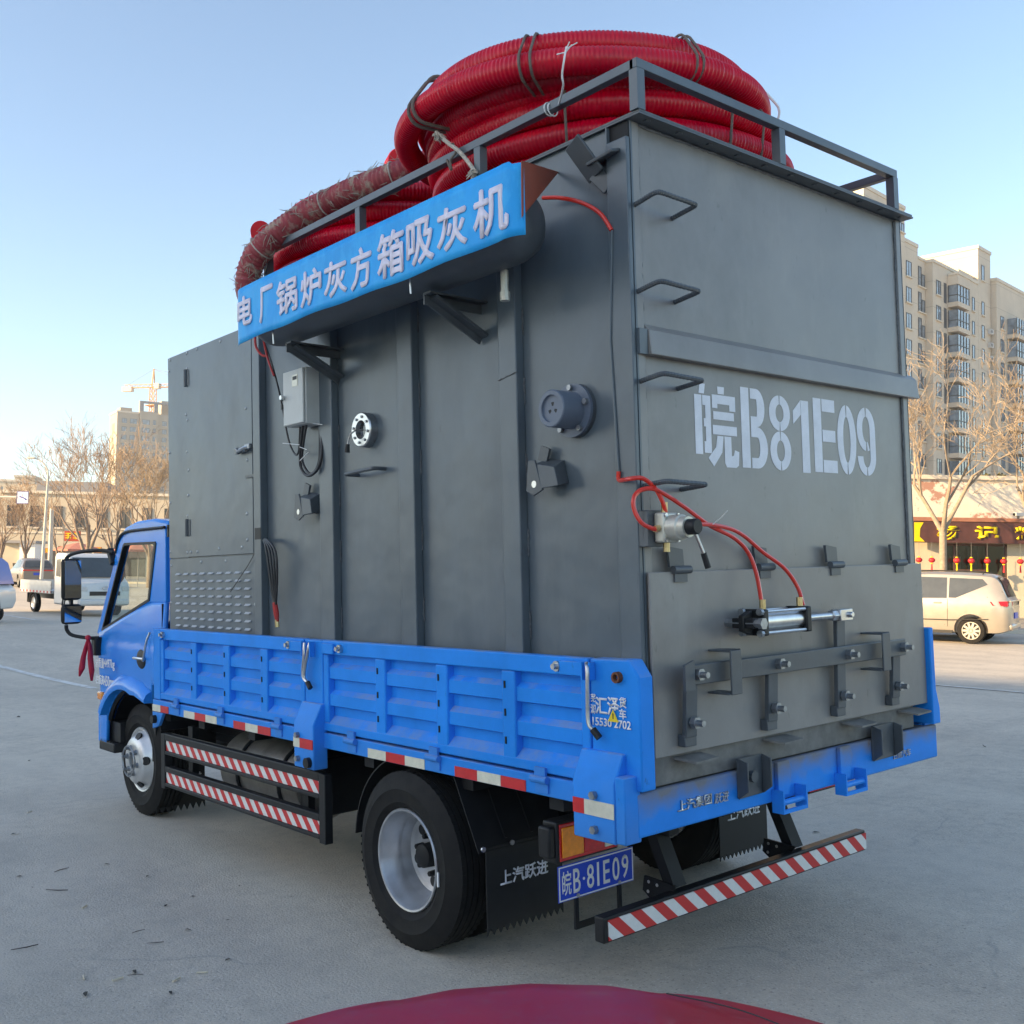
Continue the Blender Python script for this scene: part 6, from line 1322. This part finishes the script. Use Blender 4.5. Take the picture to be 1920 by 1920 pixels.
suv, _ = car('parked_car', 'grey hatchback suv parked at the far left with red tail light', lmat(lvl(62, 61.5), R(124)), M_suvp,
  [(-2.2,.40),(-1.9,.30),(1.9,.28),(2.2,.36)], [(-2.22,1.02),(-2.0,1.08),(0,1.03),(1.1,1.0),(1.9,.92),(2.2,.78)], [(-2.22,1.03),(-2.15,1.12),(-1.75,1.50),(-1.5,1.60),(-.6,1.66),(.3,1.62),(.5,1.55),(1.25,1.03),(2.0,.95),(2.2,.79)],
  [(-2.22,.76),(-2.1,.88),(-1.8,.92),(0,.93),(1.4,.91),(1.9,.84),(2.1,.70),(2.2,.5)], (-1.36, 1.36), [[(-1.62,1.16),(-1.35,1.50),(-.75,1.56),(-.72,1.10)], [(-.68,1.09),(-.70,1.56),(.30,1.54),(.98,1.07)]], (-2.14, -1.74), (.55, 1.22), .34, tail=[(-2.19,1.06),(-1.75,1.02),(-1.80,.95),(-2.18,.93)])
MB().box(-2.235, -2.20, -.80, .80, .95, 1.03).build('tail_light_bar', M_redlens, suv, bevel=.02); MB().box(-2.24, -2.22, -.25, .25, .72, .86).build('number_plate', M_plate, suv)
# white mini truck
MT = thing('mini_truck', 'small white flatbed pickup driving towards the camera beyond the cab mirrors', 'truck', lmat(lvl(140, 33.0), R(-47)))
M_wht = mat('white_vehicle_paint', (.62,.63,.62), .3, var=.03, coat=.6)
cabp = [(.55,.30),(.55,1.78),(.70,1.86),(1.35,1.84),(1.62,1.72),(2.22,1.12),(2.48,.98),(2.56,.70),(2.54,.32)]
q = MB().prism(cabp, 'y', -.76, .76).build('cab', M_wht, MT, bevel=.06)
for s_ in (-1, 1):
    MB().prism([(.72,1.16),(.74,1.66),(1.05,1.68),(1.08,1.14)], 'y', s_*.765-.004, s_*.765+.004).build('side_window', M_tglass, MT); MB().prism([(1.16,1.13),(1.14,1.68),(1.45,1.64),(1.98,1.12)], 'y', s_*.765-.004, s_*.765+.004).build('side_window', M_tglass, MT)
    MB().box(1.90, 1.98, s_*.80-.06, s_*.80+.06, 1.10, 1.28).build('wing_mirror', M_trim, MT, bevel=.02); MB().box(2.42, 2.56, s_*.62-.12, s_*.62+.12, .74, .90).build('headlight', mat('headlight', (.6,.62,.62), .1) if s_ < 0 else bpy.data.materials['headlight'], MT, bevel=.03)
MB().add([(1.66,-.66,1.715),(1.66,.66,1.715),(2.235,.70,1.135),(2.235,-.70,1.135)], [(0,1,2,3)]).build('windscreen', M_tglass, MT, M=Matrix.Translation((.012, 0, .014)))
MB().box(2.55, 2.575, -.45, .45, .62, .74).build('grille', M_trim, MT); MB().tube([(2.572+.0, .08*math.cos(a), .84+.04*math.sin(a)) for a in [2*math.pi*k/16 for k in range(16)]], .012, 5, closed=True).build('front_emblem', M_steel, MT)
MB().box(2.40, 2.60, -.74, .74, .34, .52).build('bumper', M_wht, MT, bevel=.05)
M_bedm = mat('silver_bed', (.42,.44,.46), .4, metal=.4, var=.1)
MB().box(-2.2, .48, -.80, .80, .62, .70).build('bed_floor', M_bedm, MT)
for (x0, x1, y0, y1) in ((-2.2, .48, -.82, -.80), (-2.2, .48, .80, .82), (-2.22, -2.2, -.82, .82)):
    w_ = MB().box(x0, x1, y0, y1, .62, 1.0).build('bed_side', M_bedm, MT)
    if x1 > 0:
        for zz in (.74, .86): MB().box(x0, x1, y0-.012, y1+.012, zz, zz+.05).build('bed_rib', M_bedm, w_)
        MB().box(x0, x1, y0-.005, y1+.005, .63, .69).build('striped_tape', stripes('mini_tape', 'X', .30, 0, (.5, .05, .04), (.6, .6, .58)) if y0 < 0 else bpy.data.materials['mini_tape'], w_)
MB().box(-2.15, .55, -.35, -.25, .42, .60).box(-2.15, .55, .25, .35, .42, .60).build('frame', M_trim, MT)
for wx in (-1.15, 1.68):
    for s_ in (1, -1):
        o = (wx, s_*.77, .29); t_ = MB().lathe([(.19,.03),(.2,.0),(.275,.005),(.29,.03),(.29,.15),(.19,.17),(.19,.03)], o, (0, -s_, 0), 26).build('wheel', M_rubber, MT); MB().lathe([(.195,.03),(.19,.015),(.15,.04),(.05,.02),(.001,.02)], o, (0, -s_, 0), 20).build('rim', M_rim, t_)
        MB().tube([(wx+.36*math.cos(R(a)), s_*.765, .29+.36*math.sin(R(a))) for a in range(0, 181, 15)], .03, 6).build('wheel_arch', M_trim, MT)
MB().box(-1.62, -1.58, -.80, -.55, .30, .60).build('mud_flap', M_trim, MT)
# electric three wheeler at the left edge
TR = thing('three_wheeler', 'white and blue electric three wheeler cut off by the left edge', 'vehicle', lmat(lvl(-30, 27.5), R(0)))
M_bl2 = mat('faded_blue', (.08,.12,.40), .4, var=.05, coat=.4)
MB().prism([(-1.4,.35),(-1.4,1.0),(.50,1.0),(.66,.85),(.68,.55),(.60,.35)], 'y', -.55, .55).build('body', M_wht, TR, bevel=.05)
MB().holed([(-1.4,1.0),(-1.4,1.66),(.25,1.68),(.42,1.55),(.60,1.0)], [[(-.2,1.06),(-.2,1.55),(.22,1.56),(.32,1.46),(.50,1.06)], [(-1.3,1.06),(-1.3,1.55),(-.3,1.55),(-.3,1.06)]], 'y', -.54, .54).build('cabin_frame', M_bl2, TR, bevel=.02)
MB().prism([(-.2,1.06),(-.2,1.55),(.22,1.56),(.32,1.46),(.50,1.06)], 'y', -.52, -.51).build('side_window', M_cabglass, TR); MB().box(.58, .72, -.68, -.56, 1.05, 1.20).build('wing_mirror', M_trim, TR, bevel=.03); MB().sphere((.58, -.45, .78), .10, .12, .10).build('headlight', M_whtape, TR)
for (x, y) in ((.35, 0), (-1.0, -.5), (-1.0, .5)): MB().lathe([(.10,.0),(.24,.0),(.25,.03),(.25,.09),(.10,.12)], (x, y-.06, .25), (0, 1, 0), 22).build('wheel', M_rubber, TR)
MB().holed([(.45, .30), (.45, .62), (.78, .62), (.82, .34)], [[(.50, .35), (.50, .57), (.74, .57), (.76, .38)]], 'y', -.62, -.59).build('crash_bar', M_trim, TR, bevel=.008)
# scooters
def scooter(u, d, m_, lab, yaw):
    o_ = thing('scooter', lab, 'scooter', lmat(lvl(u, d), yaw), 'scooters parked by the kerb')
    MB().prism([(-.55,.55),(-.65,.75),(-.1,.78),(.0,.40),(.30,.40),(.48,.95),(.58,.93),(.45,.30),(-.1,.25),(-.45,.35)], 'y', -.14, .14).build('scooter_body', m_, o_, bevel=.03); MB().box(-.6, -.05, -.13, .13, .78, .86).build('seat', M_trim, o_, bevel=.04)
    MB().tube([(.48, -.32, 1.02), (.52, 0, 1.0), (.48, .32, 1.02)], .02, 6).build('handlebar', M_trim, o_); MB().prism([(.50,.95),(.54,.95),(.42,1.35),(.40,1.35)], 'y', -.22, .22).build('windscreen', M_trim, o_)
    for x in (-.55, .58): MB().lathe([(.10,.0),(.23,.0),(.24,.03),(.24,.07),(.10,.10)], (x, -.05, .24), (0, 1, 0), 18).build('wheel', M_rubber, o_)
scooter(22, 66, M_lan, 'red scooter parked left of the grey suv', R(70)); scooter(34, 64, M_acw, 'white scooter parked between the red scooter and the grey suv', R(60)); scooter(45, 66.5, M_dkp, 'black scooter parked just behind the grey suv bonnet', R(80))

# --- cars in the foreground, under the photographer
def gmat(a, d, yaw):          # frame on the near ground
    p = CP+r0*a+Vector((math.sin(YAW), math.cos(YAW), 0))*d; X = r0*math.cos(yaw)+Vector((math.sin(YAW), math.cos(YAW), 0))*math.sin(yaw); Z = Vector((0, 0, 1)); Y = Z.cross(X); M_ = Matrix((X, Y, Z)).transposed().to_4x4(); M_.translation = (p.x, p.y, 0); return M_
M_redc = mat('dusty_red_car_paint', (.42,.012,.025), .42, metal=.0, var=.14, scale=5, coat=.12, spec=.3); overlay(M_redc, (.32,.16,.19), noise_mask(26, .55, .75), .35, .6); overlay(M_redc, (.5,.45,.42), noise_mask(90, .72, .76), .5)
fg = dict(sill=[(-2.2,.30),(2.2,.26)], beltt=[(-2.2,.86),(-1.0,.92),(.9,.86),(1.6,.80),(2.0,.755),(2.15,.72),(2.2,.66)], roof=[(-2.2,.90),(-1.9,1.0),(-1.1,1.34),(-.5,1.40),(-.1,1.36),(.75,.93),(1.4,.86),(1.9,.80),(2.10,.772),(2.16,.745),(2.2,.68)],
  plan=[(-2.2,.66),(-2.0,.80),(-1.2,.85),(.6,.85),(1.3,.80),(1.6,.72),(1.85,.59),(2.02,.435),(2.11,.32),(2.17,.19),(2.2,.06)], wheels=(-1.3, 1.30), side_win=[[(-1.3,.98),(-.9,1.28),(-.3,1.31),(-.25,.95)]], rear_win=None, front_win=(-.05, .70))
rc, _ = car('red_car', 'dusty dark red car bonnet rising into the bottom edge of the view', gmat(.012, .185, R(90)), M_redc, **fg)
MB().tube(bez([(1.72, -.50, .832), (1.9, -.40, .812), (2.03, -.28, .794)], 6), .0015, 4).build('bonnet_gap', M_trim, rc)
wc, _ = car('white_car', 'white car corner at the bottom right edge of the view', gmat(1.645, .432, R(90)), M_wht, **fg)
# --- building behind the camera that keeps the truck in shade
BB = thing('residential_block', 'residential block on the near side of the street, outside the view', 'building', Matrix.Translation((-70, -12, -.3)))
bx(BB, 'wall', M_cream, -14, 0, 0, 70, 0, 29.6); bx(BB, 'coping', M_coping, -14.2, .2, -.2, 70.2, 29.6, 30)
for k in range(10):
    for j in range(16):
        MB().box(.0, .05, 2+j*4.2, 3.9+j*4.2, 1.2+2.95*k, 2.8+2.95*k).build('window', M_pane, BB, smooth=0) if False else obj('window', wm.setdefault('bb', MB().box(.0, .05, 0, 1.9, 0, 1.6).mesh('window', 0)), M_pane, BB, M=Matrix.Translation((0, 2+j*4.2, 1.2+2.95*k)))
# --- litter on the asphalt
M_leaf = mat('dead_leaf', (.06,.055,.045), .9, var=.3); M_butt = mat('cigarette_paper', (.62,.55,.42), .8, var=.1); M_stick = mat('dry_twig', (.05,.04,.035), .9)
r_ = random.Random(9)
lm = [MB().add([(-.03,0,.004),(-.008,.011,.010),(.022,.006,.006),(.03,0,.003),(.01,-.010,.009),(-.014,-.008,.006)], [(0,5,4,3,2,1)]).mesh('leaf', 0), MB().add([(-.02,0,.003),(0,.009,.008),(.025,.0,.004),(0,-.008,.006)], [(0,3,2,1)]).mesh('leaf', 0)]
tw_ = MB().tube([(-.05,0,.005),(-.01,.006,.006),(.045,-.004,.006)], [.002,.0025,.0015], 5).mesh('twig', 0); bt_ = MB().cyl((-.025,0,.005),(.02,0,.005), .004, n=8).mesh('cigarette_butt', 30)
def litter(name, me, m_, u, v, lab, cat, grp, s_=1.0):
    p = gpt(u, v); o_ = obj(name, me, m_); o_.location = (p.x, p.y, zg(p.x, p.y)+.002); o_.rotation_euler = (0, 0, r_.uniform(0, 6.28)); o_.scale = (s_, s_, s_); tag(o_, lab, cat, grp)
for (u, v, s_) in ((277, 1644, .9), (311, 1700, .9), (200, 1622, .8), (36, 1645, .9), (352, 1745, .7), (252, 1824, .8), (160, 1866, .9), (427, 1726, .5), (449, 1662, .5), (427, 1801, .6), (28, 1565, 1.0), (34, 1345, 1.6), (545, 1682, .5), (362, 1682, .5), (55, 1427, 1.0), (440, 1618, .5), (118, 1631, .6), (60, 1665, .6), (320, 1863, .7), (1530, 1562, .8)):
    litter('dead_leaf', r_.choice(lm), M_leaf, u, v, 'small dark dead leaf lying on the grey asphalt', 'leaf', 'dead leaves scattered on the asphalt', s_)
for (u, v, s_) in ((116, 1633, 1.0), (105, 1672, 1.3), (45, 1780, 1.2), (260, 1748, .7), (290, 1770, .8), (255, 1830, .7), (1845, 1400, 1.2)): litter('dry_twig', tw_, M_stick, u, v, 'thin dry twig lying on the grey asphalt', 'twig', 'dry twigs on the asphalt', s_)
for (u, v) in ((55, 1524), (159, 1702), (330, 1840), (380, 1826), (157, 1835), (222, 1838)): litter('cigarette_butt', bt_, M_butt, u, v, 'pale cigarette butt lying on the grey asphalt', 'litter', 'cigarette butts on the asphalt', 1.0)

# --- hazy winter air
hz = MB().box(-140, 420, -160, 520, -24, 84).build('haze', None, smooth=0)
hm_ = bpy.data.materials.new('haze_air'); hm_.use_nodes = True; t = hm_.node_tree; t.nodes.remove(t.nodes['Principled BSDF']); pv = t.nodes.new('ShaderNodeVolumePrincipled'); pv.inputs['Color'].default_value = (.93, .94, .96, 1); pv.inputs['Density'].default_value = .00035; pv.inputs['Anisotropy'].default_value = .3; t.links.new(pv.outputs[0], t.nodes['Material Output'].inputs['Volume']); hz.data.materials.append(hm_); tag(hz, kind='stuff')
